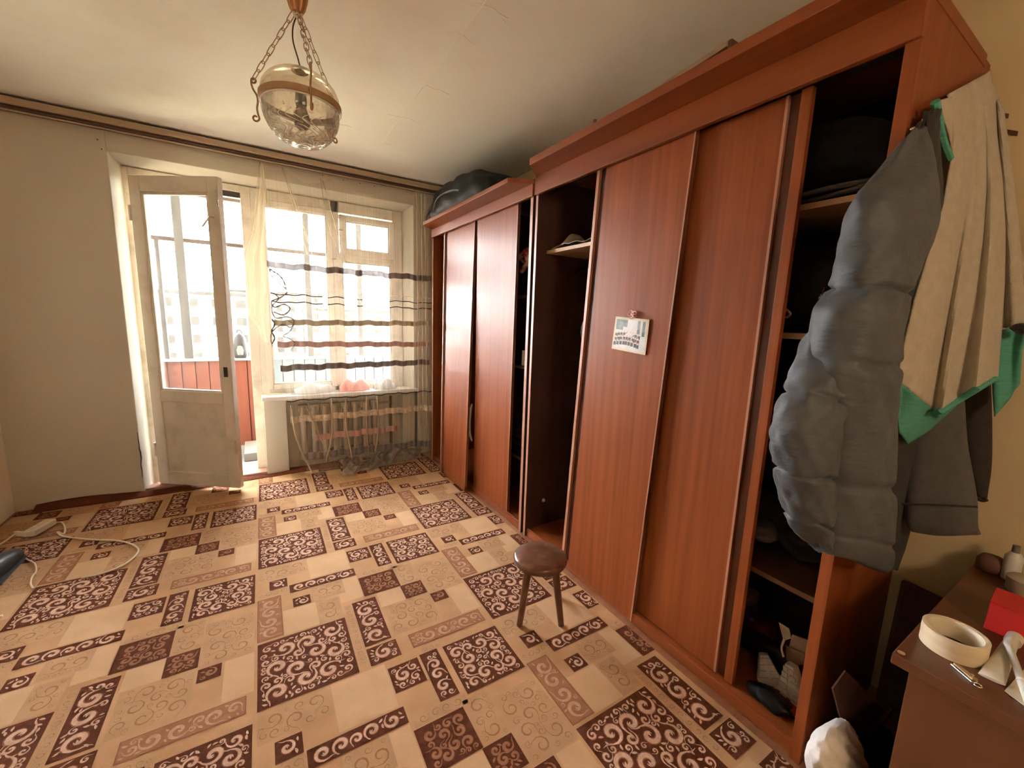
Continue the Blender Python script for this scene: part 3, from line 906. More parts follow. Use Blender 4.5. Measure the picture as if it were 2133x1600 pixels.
def block(x, y, wx, h, wy, ang, cols, rows, m_, label):
    z0 = -16.0
    t = thing('apartment_block', (x, y, z0), label, 'building', 'apartment blocks beyond the balcony')
    ca, sa = math.cos(ang), math.sin(ang)

    def T(px, py, pz):
        return (x + ca * px - sa * py, y + sa * px + ca * py, z0 + pz)

    def hb(a, c):
        return MB().hexa([T(a[0], a[1], a[2]), T(c[0], a[1], a[2]), T(c[0], c[1], a[2]), T(a[0], c[1], a[2]), T(a[0], a[1], c[2]), T(c[0], a[1], c[2]), T(c[0], c[1], c[2]), T(a[0], c[1], c[2])])
    hb((-wx / 2, 0, 0), (wx / 2, wy, h)).build('walls', m_, t)
    hb((-wx / 2 - 0.3, -0.3, h), (wx / 2 + 0.3, wy + 0.3, h + 0.5)).build('roof', 'far_glass', t)
    for i in range(cols):
        for j in range(rows):
            cx = -wx / 2 + wx * (i + 0.5) / cols
            cz = h * (j + 0.55) / rows
            hb((cx - wx / cols * 0.22, -0.12, cz - 0.8), (cx + wx / cols * 0.22, 0.15, cz + 0.7)).build('window', 'far_glass', t)


block(-14, 92, 30, 20.0, 12, 0.10, 8, 6, 'facade2', 'pale apartment block seen through the balcony door glass')
block(34, 120, 42, 18.0, 12, -0.05, 10, 5, 'facade', 'long beige apartment block seen through the right-hand window light')
block(8, 150, 26, 23.0, 12, 0.0, 7, 7, 'facade', 'tall beige apartment block seen behind the curtain')
# ------------------------------------------------------------------ wardrobes
XF, XB = 2.73, 3.285


def carcass(t, y0, y1, ztop, front, corn_x, zc0, zc1, cham0, cham1, bottom=0.045, far_mat='wood', near_mat='wood'):
    """y0 is the window end, y1 the near end."""
    TK = 0.024
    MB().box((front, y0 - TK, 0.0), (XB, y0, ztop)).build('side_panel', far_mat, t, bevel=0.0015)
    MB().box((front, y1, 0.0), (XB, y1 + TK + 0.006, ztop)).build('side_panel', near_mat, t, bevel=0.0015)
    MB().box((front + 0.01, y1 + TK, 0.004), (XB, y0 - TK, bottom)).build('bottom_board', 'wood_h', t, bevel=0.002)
    MB().box((front + 0.02, y1 + TK, ztop - 0.02), (XB, y0 - TK, ztop)).build('top_board', 'wood_dark_shade', t)
    MB().box((XB - 0.008, y1 + TK, bottom), (XB, y0 - TK, ztop - 0.02)).build('back_panel', 'back_shade', t)
    MB().box((front - 0.010, y1 - 0.001, 2.006), (front + 0.010, y0 + 0.001, zc0)).build('fascia', 'wood_h', t, bevel=0.0015)
    MB().prism([(front + 0.5, y1 - 0.002), (front + 0.5, y0 + 0.002), (front, y0 + 0.002), (corn_x, y0 - cham0), (corn_x, y1 + cham1), (front, y1 - 0.002)], zc0, zc1).build('cornice', 'wood_h', t, bevel=0.002)
    MB().box((front + 0.005, y1 + TK + 0.006, 2.030), (front + 0.10, y0 - TK, 2.050)).build('top_track', 'dark_metal', t)
    MB().box((front + 0.016, y1 + TK + 0.006, bottom), (front + 0.022, y0 - TK, bottom + 0.008)).build('bottom_track', 'wood_h', t)


def door_shape(t, name, corners, th, lip='left', lipw=0.02, groove=0.035, both=False):
    """corners: TL TR BR BL seen from the room, each (x, y, z); the panel hangs from the track."""
    TL, TR, BR, BL = [Vector(c) for c in corners]

    def P(s, r, dx=0.0):
        q = (TL * (1 - s) + TR * s) * (1 - r) + (BL * (1 - s) + BR * s) * r
        return (q.x + dx, q.y, q.z)
    wd = (TL - TR).length

    def slab(s0, s1, d0, d1):
        return MB().hexa([P(s0, 1, d0), P(s1, 1, d0), P(s1, 1, d1), P(s0, 1, d1), P(s0, 0, d0), P(s1, 0, d0), P(s1, 0, d1), P(s0, 0, d1)])
    a, g = lipw / wd, groove / wd
    s0, s1 = 0.0, 1.0
    if lip in ('left', 'both'):
        s0 = a + g
    if lip in ('right', 'both'):
        s1 = 1 - a - g
    d = slab(s0, s1, 0, th).build(name, 'wood', t, bevel=0.0015)
    if lip in ('left', 'both'):
        slab(0, a, -0.002, th).build('edge_lip', 'edge', d, bevel=0.001)
        slab(a, s0, 0.013, th).build('grip_groove', 'groove', d)
    else:
        slab(s0, s0 + 0.004 / wd, -0.0008, th).build('edge_strip', 'edge', d)
    if lip in ('right', 'both'):
        slab(1 - a, 1, -0.002, th).build('edge_lip', 'wood', d, bevel=0.001)
        slab(s1, 1 - a, 0.013, th).build('grip_groove', 'groove', d)
        slab(s1 - 0.008 / wd, s1, -0.0015, th).build('edge_strip', 'edge', d)
    else:
        slab(s1 - 0.006 / wd, s1, -0.0008, th).build('edge_strip', 'edge', d)
    return d


w1 = thing('wardrobe', (3.0, -0.98, 0), 'reddish sliding-door wardrobe nearest the window with a black bag on top', 'wardrobe')
carcass(w1, -0.200, -1.752, 2.085, XF, 2.60, 2.072, 2.097, 0.125, 0.07, near_mat='wood_dark_shade')
door_shape(w1, 'sliding_door', [(2.750, -0.417, 2.02), (2.750, -0.990, 2.02), (2.672, -1.045, 0.012), (2.664, -0.575, 0.010)], 0.018, 'left', 0.018, 0.06)
door_shape(w1, 'sliding_door', [(2.748, -1.034, 2.02), (2.748, -1.566, 2.02), (2.745, -1.552, 0.012), (2.745, -1.058, 0.012)], 0.018, 'none')
for z in (0.42, 1.02, 1.46):
    MB().box((2.80, -1.728, z), (XB - 0.01, -1.20, z + 0.018)).build('shelf', 'wood_dark_shade', w1)
MB().box((2.80, -1.20, 0.05), (XB - 0.01, -1.182, 2.05)).build('partition', 'wood_dark_shade', w1)
for y in (-0.219, -1.747):
    MB().box((XF - 0.0015, y - 0.004, 0.0), (XF, y + 0.018, 2.0)).build('edge_strip', 'edge', w1)

w2 = thing('wardrobe', (3.0, -2.55, 0), 'reddish sliding-door wardrobe with a photograph on its door and coats hung on its side', 'wardrobe')
carcass(w2, -1.775, -3.335, 2.125, XF, 2.60, 2.100, 2.134, 0.12, 0.0, far_mat='wood_dark_shade')  # window-end panel is the same veneer with shade put into its colour
door_shape(w2, 'sliding_door', [(2.745, -2.243, 2.02), (2.745, -2.744, 2.02), (2.738, -2.652, 0.006), (2.738, -2.150, 0.030)], 0.018, 'left', 0.018, 0.040)
door_shape(w2, 'sliding_door', [(2.778, -2.600, 2.02), (2.778, -3.094, 2.02), (2.772, -3.092, 0.050), (2.772, -2.600, 0.050)], 0.018, 'right', 0.030, 0.034)
MB().box((2.80, -2.52, 1.700), (XB - 0.01, -1.80, 1.718)).build('shelf', 'shelf', w2)
MB().box((2.80, -2.540, 0.05), (XB - 0.01, -2.522, 2.09)).build('partition', 'wood_dark_shade', w2)
for z, mm in ((1.697, 'shelf'), (1.296, 'shelf'), (0.900, 'wood_dark_shade')):
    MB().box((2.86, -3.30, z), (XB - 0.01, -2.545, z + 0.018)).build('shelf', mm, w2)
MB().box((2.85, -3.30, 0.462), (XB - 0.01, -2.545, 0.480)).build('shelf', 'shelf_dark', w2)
MB().tube([(3.02, -1.80, 1.62), (3.02, -2.52, 1.62)], 0.011, 10).build('hanging_rail', 'dark_metal', w2, smooth=True)
MB().tube([(2.86, -1.7995, 0.21), (2.86, -1.806, 0.21)], 0.011, 10).build('screw_cap', 'white_plastic', w2, smooth=True)
MB().box((XF - 0.0015, -1.799, 0.0), (XF, -1.781, 2.0)).build('edge_strip', 'edge', w2)
MB().tube([(2.748, -3.336, 1.812), (2.748, -3.352, 1.812), (2.746, -3.358, 1.818), (2.745, -3.360, 1.826)], 0.006, 10).build('coat_hook', 'chrome', w2, smooth=True)

# ------------------------------------------------------------------ stool
st = thing('stool', (2.415, -2.375, 0.006), 'low round dark wooden stool with three splayed legs in front of the wardrobe door', 'stool')
sc = (2.410, -2.392)
prof = [(0.0, 0.252), (0.10, 0.252), (0.113, 0.255), (0.119, 0.264), (0.121, 0.275), (0.118, 0.285), (0.110, 0.291), (0.06, 0.2915), (0.0, 0.2915)]
MB().lathe([(max(r, 0.0005), z) for r, z in prof], (sc[0], sc[1], 0), 48).build('seat', 'stool', st, smooth=True, angle=60)
for (u, v) in [(1082, 1303), (1169, 1303), (1164, 1243)]:
    q = at(u, v, 'z', 0.006)
    dx, dy = q.x - sc[0], q.y - sc[1]
    k = 1.0 / max(1e-6, math.hypot(dx, dy))
    tx, ty = sc[0] + dx * k * 0.082, sc[1] + dy * k * 0.082
    MB().tube([(tx, ty, 0.255), (lerp(tx, q.x, 0.5), lerp(ty, q.y, 0.5), 0.13), (q.x, q.y, 0.0065)], [0.0165, 0.0155, 0.013], 14).build('leg', 'stool', st, smooth=True, angle=50)

# ------------------------------------------------------------------ hanging lamp
LX, LY = 1.572, -1.862
lamp = thing('ceiling_lamp', (LX, LY, H), 'brass chain pendant lamp with a ribbed glass bowl hanging from the ceiling', 'lamp')
MB().lathe([(0.012, -0.082), (0.019, -0.080), (0.027, -0.066), (0.034, -0.040), (0.040, -0.012), (0.042, 0.0)], (LX, LY, H), 48, ribs=12, ribamp=0.05, cap=True).build('canopy', 'copper', lamp, smooth=True)
MB().tube(smooth_path([(LX - 0.012, LY, H - 0.080), (LX - 0.004, LY, H - 0.095), (LX + 0.010, LY, H - 0.086), (LX + 0.016, LY - 0.004, H - 0.078)], 4), 0.006, 8).build('hook_wrap', 'rope', lamp, smooth=True)
RZ = 2.108
RR = 0.139
# shade ring
MB().loft([[(LX + r * math.cos(2 * PI * k / 64), LY + r * math.sin(2 * PI * k / 64), RZ + z) for k in range(64)] for r, z in [(RR - 0.003, -0.011), (RR + 0.003, -0.011), (RR + 0.003, 0.011), (RR - 0.003, 0.011)]], True, False, loop=True).build('ring', 'brass', lamp, smooth=True)
# upper dome
pr = [(RR - 0.004, 0.010)]
for i in range(1, 12):
    a = PI / 2 * i / 12
    pr.append(((RR - 0.004) * math.cos(a) * (1 + 0.04 * math.sin(2 * a)), 0.010 + 0.108 * math.sin(a)))
pr.append((0.028, 0.118))
MB().lathe(pr, (LX, LY, RZ), 64).build('upper_dome', 'globe', lamp, smooth=True)
MB().lathe([(0.030, 0.115), (0.030, 0.123), (0.016, 0.127), (0.004, 0.128)], (LX, LY, RZ), 32).build('dome_cap', 'brass', lamp, smooth=True)
# cut bowl: thick glass, swirling ribs
NB = 120
outer, inner = [], []
for i in range(15):
    a = PI / 2 * i / 15
    r = (RR - 0.006) * math.cos(a * 0.92) ** 0.85
    z = -0.008 - 0.135 * math.sin(a)
    amp = 0.030 * min(1, i / 2) * (1 if i < 12 else 0.4)
    outer.append([(LX + r * (1 + amp * math.cos(24 * (2 * PI * k / NB) + i * 0.55)) * math.cos(2 * PI * k / NB), LY + r * (1 + amp * math.cos(24 * (2 * PI * k / NB) + i * 0.55)) * math.sin(2 * PI * k / NB), RZ + z) for k in range(NB)])
    ri = r - 0.005
    inner.append([(LX + ri * math.cos(2 * PI * k / NB), LY + ri * math.sin(2 * PI * k / NB), RZ + z + 0.004) for k in range(NB)])
b = MB()
b.loft(outer + [[(LX + 0.022 * math.cos(2 * PI * k / NB), LY + 0.022 * math.sin(2 * PI * k / NB), RZ - 0.147) for k in range(NB)],
                [(LX + 0.012 * math.cos(2 * PI * k / NB), LY + 0.012 * math.sin(2 * PI * k / NB), RZ - 0.141) for k in range(NB)]] + inner[::-1], True, False, loop=True)
b.build('cut_glass_bowl', 'cutglass', lamp, smooth=True, angle=70)
b = MB()
rl = random.Random(5)
for k in range(26):
    for seg in range(3):
        pts = []
        st_ = 0.30 + 0.20 * seg + rl.uniform(-0.05, 0.05)
        for i in range(7):
            q = PI / 2 * min(0.97, st_ + 0.20 * i / 6)
            r = (RR - 0.0055) * math.cos(q * 0.92) ** 0.85
            aa = 2 * PI * (k + 0.5 * (seg % 2)) / 26 + 0.34 * math.sin(PI * i / 6) * (1 if seg % 2 else -1) + 0.05 * i
            pts.append((LX + r * math.cos(aa), LY + r * math.sin(aa), RZ - 0.008 - 0.135 * math.sin(q)))
        b.tube(pts, [0.0004 + 0.0013 * math.sin(PI * (i + 0.3) / 7.3) for i in range(7)], 5)
b.tube([(LX + 0.024 * math.cos(2 * PI * k / 28), LY + 0.024 * math.sin(2 * PI * k / 28), RZ - 0.147) for k in range(28)], 0.002, 6, closed=True)
b.tube([(LX + (RR - 0.004) * math.cos(2 * PI * k / 64), LY + (RR - 0.004) * math.sin(2 * PI * k / 64), RZ - 0.014) for k in range(64)], 0.0025, 6, closed=True)
b.build('cut_ridges_glint', 'ridge_glint', lamp, smooth=True)
MB().lathe([(0.0005, 0.045), (0.018, 0.044), (0.020, 0.020), (0.019, -0.004)], (LX, LY, RZ), 24, cap=True).build('socket', 'dark_metal', lamp, smooth=True)
MB().lathe([(0.014, 0.0), (0.018, -0.012), (0.028, -0.040), (0.030, -0.058), (0.024, -0.078), (0.010, -0.088), (0.0005, -0.089)], (LX, LY, RZ), 24).build('bulb', 'bulb', lamp, smooth=True)
MB().tube(smooth_path([(LX, LY, H - 0.085), (LX - 0.016, LY, H - 0.13), (LX - 0.018, LY, H - 0.18), (LX - 0.004, LY, H - 0.235), (LX + 0.004, LY, RZ + 0.12)], 8), 0.0026, 8).build('cord', 'rail', lamp, smooth=True)
for az in (-84, 156, 36):
    a = math.radians(az)
    dx, dy = math.cos(a), math.sin(a)

    def Q(r, z):
        return (LX + dx * r, LY + dy * r, RZ + z)
    path = []
    for i in range(9):                              # top curl
        q = PI * 1.9 * (1 - i / 8)
        path.append(Q(RR + 0.026 + 0.008 * math.cos(q + PI * 0.1), 0.068 + 0.008 * math.sin(q + PI * 0.1)))
    path += [Q(RR + 0.034, 0.055), Q(RR + 0.028, 0.036), Q(RR + 0.017, 0.018), Q(RR + 0.015, -0.004), Q(RR + 0.019, -0.026), Q(RR + 0.017, -0.045)]
    for i in range(10):
        q = PI + PI * 1.75 * i / 9
        rr_ = 0.013 * (1 - 0.55 * i / 9)
        path.append(Q(RR + 0.028 - 0.014 + rr_ * math.cos(q) + 0.012, -0.060 + rr_ * math.sin(q)))
    arm = MB().tube(smooth_path(path, 3), 0.0034, 8).build('scroll_arm', 'brass', lamp, smooth=True)
    MB().tube([Q(RR + 0.016, 0.004), Q(RR + 0.001, 0.0)], 0.0055, 8).build('rivet', 'brass', arm, smooth=True)
    # chain from arm to canopy
    A = Vector(Q(RR + 0.026, 0.074))
    Bv = Vector((LX + dx * 0.014, LY + dy * 0.014, H - 0.082))
    N = 8
    ch = None
    ax = (Bv - A).normalized()
    s1 = ax.orthogonal().normalized()
    s2 = ax.cross(s1)
    ln = (Bv - A).length / N
    chain = bpy.data.objects.new('chain', None)
    COL.objects.link(chain)
    chain.location = A
    chain.parent = lamp
    chain.matrix_parent_inverse = parent_inv(lamp)
    for i in range(N):
        c = A.lerp(Bv, (i + 0.5) / N)
        s = s1 if i % 2 else s2
        hl_, hw = ln * 0.62, 0.0085
        pts = []
        for k in range(18):
            q = 2 * PI * k / 18
            cx_, sy_ = math.cos(q), math.sin(q)
            yy = hl_ * 0.55 * (1 if sy_ > 0 else -1) * (abs(sy_) ** 0.01 if abs(sy_) > 0.3 else 0) + hw * sy_
            pts.append(c + s * hw * cx_ + ax * (max(-1, min(1, sy_ * 1.6)) * (hl_ - hw) + hw * sy_))
        MB().tube(pts, 0.0016, 6, closed=True).build('chain_link', 'brass', chain, smooth=True)

# ------------------------------------------------------------------ curtain
def cpt(u, v, y):
    return at(u, v, 'y', y)


# rows: left point, right point, fold depth; each row follows one thread line of the cloth
ROWS = [  # (uL,vL,uR,vR,y, fold)
    (541, 340, 893, 415, -0.040, 0.006),
    (545, 395, 893, 455, -0.045, 0.010),
    (550, 470, 895, 520, -0.050, 0.014),
    (556, 551, 896, 581, -0.060, 0.017),
    (560, 598, 896, 622, -0.062, 0.016),
    (563, 612, 897, 632, -0.064, 0.016),
    (566, 628, 897, 644, -0.065, 0.016),
    (571, 672, 896, 674, -0.068, 0.015),
    (578, 717, 894, 717, -0.072, 0.014),
    (584, 767, 893, 754, -0.078, 0.013),
    (597, 836, 899, 814, -0.090, 0.012),
    (605, 875, 897, 848, -0.095, 0.012),
    (618, 915, 896, 884, -0.102, 0.013),
    (630, 952, 893, 921, -0.115, 0.016),
    (638, 975, 893, 950, -0.130, 0.020),
    (640, 994, 893, 968, -0.145, 0.022),
]
CR = [list(cpt(r[0], r[1], r[4])) + list(cpt(r[2], r[3], r[4])) + [r[5]] for r in ROWS]


def curtain_pt(s, t, off=0.0):
    r = rows_interp(CR, t)
    # cloth is gathered towards the right-hand end
    x = lerp(r[0], r[3], s)
    y = lerp(r[1], r[4], s)
    z = lerp(r[2], r[5], s)
    A = r[6]
    ph = s * 58 + 9 * s * s + 0.8 * math.sin(9 * t)
    gather = 0.7 + 1.4 * max(0, s - 0.82) / 0.18
    z += 0.004 * math.sin(s * 31 + t * 7) + 0.003 * math.sin(s * 67 + 2)
    # swags between the nails along the top
    if t < 0.07:
        k = (0.07 - t) / 0.07
        sg = 0.0
        for (a, c, dp) in ((0.0, 0.13, 0.035), (0.13, 0.36, 0.075), (0.36, 0.76, 0.06)):
            if a <= s <= c:
                q = (s - a) / (c - a)
                sg = dp * math.sin(PI * q)
        z -= sg * k
    return (x, y - abs(A * gather * math.sin(ph)) - 0.3 * A * math.sin(23 * s + 5 * t) - off, z)


NR = len(ROWS) - 1
g = MB().grid(lambda s, t: curtain_pt(s, t), 210, 60)
cur = g.build('curtain', 'sheer', None, smooth=True, origin=(2.0, -0.06, 0.2))
tag(cur, 'sheer net curtain with dark, beige and pink cross stripes nailed up over the window', 'curtain')


def stripe(row, hw, mt, s0=0.0, s1=1.0, name='stripe'):
    tc_ = row / NR
    # vertical half width given in metres; turn it into row parameter on the spot
    def fn(s, t):
        ss = lerp(s0, s1, s)
        p = curtain_pt(ss, tc_, 0.004)
        return (p[0], p[1], p[2] + (t - 0.5) * 2 * hw)
    o = MB().grid(fn, 200, 2).build(name, mt, cur, smooth=True)
    return o


stripe(3, 0.024, 'stripe_dark')
stripe(4, 0.003, 'stripe_white')
stripe(5, 0.0035, 'stripe_line')
stripe(6, 0.0040, 'stripe_line')
stripe(7, 0.021, 'stripe_beige')
stripe(8, 0.022, 'stripe_pink')
stripe(9, 0.024, 'stripe_dark')
stripe(10, 0.0045, 'stripe_line')
stripe(11, 0.026, 'stripe_white')
stripe(12, 0.026, 'stripe_pink', 0.12, 0.72)
stripe(13, 0.027, 'stripe_dark')
# folded selvedge on the left, hanging from the first nail, and narrow pleats at the right end
EL = [(541, 338, 547, 345), (534, 390, 556, 392), (527, 480, 556, 470), (509, 530, 558, 540), (511, 600, 563, 600), (514, 655, 558, 650), (530, 672, 560, 690), (543, 700, 560, 720)]
ER = [list(cpt(a, c, -0.062)) + list(cpt(d, e_, -0.072)) for a, c, d, e_ in EL]


def fold_pt(s, t):
    r = rows_interp(ER, t)
    return (lerp(r[0], r[3], s), lerp(r[1], r[4], s) - 0.012 * math.sin(s * 15 + 3 * t), lerp(r[2], r[5], s) + 0.01 * math.sin(s * 9 + t * 20))


MB().grid(fold_pt, 40, 60).build('side_fold', 'sheer_fold', cur, smooth=True)
b = MB()
for (u0, u1, v0, v1) in [(868, 872, 402, 930), (878, 881, 405, 900), (885, 889, 405, 920)]:
    p0, p1 = cpt(u0, v0, -0.07), cpt(u1, v1, -0.10)
    b.tube([p0, p0.lerp(p1, 0.5) + Vector((0.004, 0, 0)), p1], 0.006, 8)
b.build('pleat', 'sheer_fold', cur, smooth=True)
for (pu, pv, qu, qv, mid) in [(668, 372, 700, 520, (678, 440)), (672, 375, 812, 745, (735, 590)), (590, 352, 640, 530, (612, 430)), (600, 380, 660, 560, (628, 460))]:
    p0, pm, p1 = cpt(pu, pv, -0.055), cpt(mid[0], mid[1], -0.075), cpt(qu, qv, -0.085)
    MB().tube(smooth_path([p0, pm, p1], 8), 0.0035, 6).build('pulled_crease', 'sheer_fold', cur, smooth=True)
for (pu, pv, qu, qv, mid) in [(606, 845, 650, 985, (618, 915)), (690, 830, 680, 960, (692, 900)), (720, 830, 735, 960, (722, 890)), (763, 825, 768, 950, (764, 890)), (785, 825, 782, 940, (788, 885)), (640, 850, 690, 960, (672, 920))]:
    p0, pm, p1 = cpt(pu, pv, -0.105), cpt(mid[0], mid[1], -0.118), cpt(qu, qv, -0.14)
    MB().tube(smooth_path([p0, pm, p1], 8), 0.007, 6).build('pulled_crease', 'sheer_fold', cur, smooth=True)
# crumpled dark ribbon dangling at the left edge of the stripes
for zig, wdt, mm in [
        ([(560, 556), (566, 575), (584, 592), (598, 606), (588, 618), (566, 628), (572, 640), (592, 634), (604, 644), (590, 656), (570, 650)], 0.006, 'stripe_dark'),
        ([(570, 610), (580, 622), (566, 640), (574, 662), (598, 660), (612, 668), (606, 682), (588, 676), (568, 690), (564, 706), (568, 722)], 0.0045, 'stripe_dark'),
        ([(585, 650), (600, 668), (612, 676), (602, 692), (590, 700), (604, 706), (614, 716), (606, 730)], 0.003, 'stripe_line'),
        ([(562, 560), (570, 566), (580, 572), (590, 584), (596, 600)], 0.008, 'stripe_dark'),
        ([(566, 664), (572, 676), (566, 690), (572, 704), (567, 716)], 0.006, 'stripe_line')]:
    sp = smooth_path([cpt(u, v, -0.083) for u, v in zig], 6)
    MB().tube(sp, [wdt * (0.55 + 0.45 * math.sin(i * 0.7) ** 2) for i in range(len(sp))], 6).build('loose_ribbon', mm, cur, smooth=True)
# hem bunched up on the carpet
rnd = random.Random(17)


def heap_pt(s, t):
    x = lerp(1.93, 2.66, s)
    yb, yf = -0.03, -0.33 + 0.20 * s
    y = lerp(yb, yf, t)
    prof = math.sin(PI * min(1, t * 1.0 + 0.05)) ** 0.7
    hgt = (0.045 + 0.035 * math.sin(s * 11 + 1) + 0.05 * s) * prof
    cr_ = 0.012 * math.sin(s * 47 + t * 13) + 0.011 * math.sin(s * 29 - t * 23 + 2) + 0.008 * math.sin(s * 83 + t * 41)
    return (x + 0.012 * math.sin(t * 19 + s * 31), y + 0.018 * math.sin(s * 26 + t * 9), 0.012 + max(0.0, hgt + cr_ * prof))


MB().grid(heap_pt, 110, 34).build('bunched_hem', 'heap', cur, smooth=True)
b = MB()
for i in range(16):
    s0, t0 = rnd.uniform(0.05, 0.6), rnd.uniform(0.3, 0.95)
    pts = []
    for k in range(6):
        q = heap_pt(min(1, s0 + 0.07 * k), max(0.02, t0 - 0.10 * k + 0.05 * math.sin(k + i)))
        pts.append((q[0], q[1], q[2] + 0.008))
    b.tube(smooth_path(pts, 4), 0.006, 6)
b.build('hem_crease', 'heap', cur, smooth=True)

# ------------------------------------------------------------------ radiator in the niche behind the curtain
rad = thing('radiator', (2.0, 0.05, 0.1), 'beige sectional radiator in the niche under the window sill, behind the curtain', 'radiator')
for i in range(8):
    x0 = 1.68 + i * 0.084
    b = MB()
    b.tube([(x0, 0.045, 0.10), (x0, 0.045, 0.54)], 0.026, 10)
    b.tube([(x0, 0.085, 0.10), (x0, 0.085, 0.54)], 0.020, 8)
    b.box((x0 - 0.038, 0.03, 0.50), (x0 + 0.038, 0.10, 0.555)).box((x0 - 0.038, 0.03, 0.085), (x0 + 0.038, 0.10, 0.14))
    b.build('section', 'radiator', rad, smooth=True, bevel=0.004)
MB().tube([(2.42, 0.06, 0.0), (2.42, 0.06, 0.625)], 0.013, 10).build('riser_pipe', 'rail', rad, smooth=True)
MB().tube([(2.30, 0.06, 0.52), (2.42, 0.06, 0.52)], 0.011, 8).build('feed_pipe', 'radiator', rad, smooth=True)
MB().tube([(2.30, 0.06, 0.115), (2.42, 0.06, 0.115)], 0.011, 8).build('feed_pipe', 'radiator', rad, smooth=True)
# ------------------------------------------------------------------ cloth helpers
def ring_between(pl, pr, depth, n=20, squash=1.0, lift=0.0):
    """Closed oval ring whose ends are pl and pr (left and right), depth towards the viewer and the wall."""
    c = (pl + pr) / 2
    a = (pr - pl) / 2
    dn = Vector((0, 0, 1)).cross(a)
    if dn.length < 1e-6:
        dn = Vector((0, 1, 0))
    dn = dn.normalized() * depth
    ring = []
    for k in range(n):
        q = 2 * PI * k / n
        cx_, sy_ = math.cos(q), math.sin(q)
        cx_ = math.copysign(abs(cx_) ** squash, cx_)
        sy_ = math.copysign(abs(sy_) ** squash, sy_)
        ring.append(c + a * cx_ + dn * sy_)
    return ring


def resample(rows, n):
    """Smoothly interpolate rows of numbers (Catmull-Rom)."""
    R = [np.array(r, float) for r in rows]
    R = [2 * R[0] - R[1]] + R + [2 * R[-1] - R[-2]]
    res = []
    seg = len(R) - 3
    for i in range(n + 1):
        x = i / n * seg
        k = min(int(x), seg - 1)
        t = x - k
        a, b, c, d = R[k:k + 4]
        res.append(0.5 * (2 * b + (c - a) * t + (2 * a - 5 * b + 4 * c - d) * t * t + (3 * b - a - 3 * c + d) * t ** 3))
    return res


def padded(rows, y, mt, name, parent, seams=(), depth0=0.06, n=64, nr=28, seed=1, wr=0.004, groove=0.012):
    """Stuffed cloth tube through measured rows (uL, vL, uR, vR, depth); seams are fractions where stitching pulls it in."""
    rd = random.Random(seed)
    ph = [rd.uniform(0, 6.28) for _ in range(8)]
    P = []
    for (a, b_, c, d, dep, yy) in rows:
        pl, pr = at(a, b_, 'y', yy), at(c, d, 'y', yy)
        P.append(list(pl) + list(pr) + [dep])
    P = resample(P, n)
    rings = []
    for i, r in enumerate(P):
        t = i / n
        pl, pr = Vector(r[0:3]), Vector(r[3:6])
        puff = 0.0
        for s in seams:
            puff -= math.exp(-((t - s) / 0.007) ** 2)
        base = ring_between(pl, pr, max(0.006, r[6] + groove * puff), nr, 0.9)
        c = (pl + pr) / 2
        out_ = []
        for k, p in enumerate(base):
            q = 2 * PI * k / nr
            nrm = (p - c).normalized() if (p - c).length > 1e-6 else Vector((0, 0, 1))
            wob = wr * (math.sin(5 * q + 23 * t + ph[0]) * math.sin(31 * t + ph[1] + 2 * q) + 0.7 * math.sin(9 * q - 41 * t + ph[2]) * math.sin(17 * t + ph[3])) + 0.35 * groove * puff
            zz = 0.004 * math.sin(3 * q + ph[4] + 11 * t)
            out_.append(p + nrm * wob + Vector((0, 0, zz)))
        rings.append(out_)
    return MB().loft(rings, True, True).build(name, mt, parent, smooth=True, angle=80)


# ------------------------------------------------------------------ coats and towel on the wardrobe side
jk = thing('jacket', tuple(at(1915, 265, 'y', -3.385)), 'grey quilted puffer jacket hung by its collar from the hook on the wardrobe side', 'jacket')
JY = -3.40
padded([(1904, 270, 1926, 264, 0.006, -3.360), (1880, 300, 1932, 300, 0.014, -3.368), (1828, 372, 1930, 352, 0.036, -3.385), (1804, 410, 1922, 430, 0.050, JY),
        (1791, 470, 1899, 500, 0.062, JY), (1776, 545, 1874, 550, 0.060, JY), (1769, 600, 1852, 612, 0.062, JY), (1741, 640, 1836, 660, 0.066, JY),
        (1728, 720, 1830, 730, 0.068, JY), (1718, 800, 1824, 805, 0.070, JY), (1718, 880, 1820, 885, 0.068, JY), (1718, 960, 1820, 965, 0.068, JY),
        (1719, 1040, 1824, 1050, 0.066, JY), (1720, 1105, 1832, 1125, 0.062, JY), (1724, 1146, 1836, 1178, 0.045, JY), (1730, 1154, 1832, 1186, 0.020, JY)],
       JY, 'puffer', 'body', jk, seams=(0.40, 0.56, 0.765, 0.865), seed=3, wr=0.0035, groove=0.009, n=190, nr=48)
SY = -3.375
padded([(1765, 630, 1792, 640, 0.030, SY), (1720, 690, 1782, 700, 0.048, SY), (1695, 750, 1757, 760, 0.055, SY), (1675, 800, 1732, 815, 0.055, SY),
        (1650, 862, 1714, 868, 0.056, SY), (1639, 920, 1706, 920, 0.056, SY), (1644, 985, 1703, 985, 0.054, SY), (1655, 1050, 1703, 1052, 0.050, SY),
        (1670, 1100, 1705, 1104, 0.044, SY), (1692, 1128, 1706, 1140, 0.030, SY), (1712, 1138, 1705, 1146, 0.012, SY)],
       SY, 'puffer', 'sleeve', jk, seams=(0.33, 0.60, 0.76), seed=9, wr=0.0032, groove=0.009, n=150, nr=44)
MB().tube(smooth_path([at(1908, 275, 'y', -3.362), at(1914, 258, 'y', -3.360), at(1926, 258, 'y', -3.360), at(1934, 278, 'y', -3.362)], 6), 0.004, 8).build('hanging_loop', 'black_plastic', jk, smooth=True)

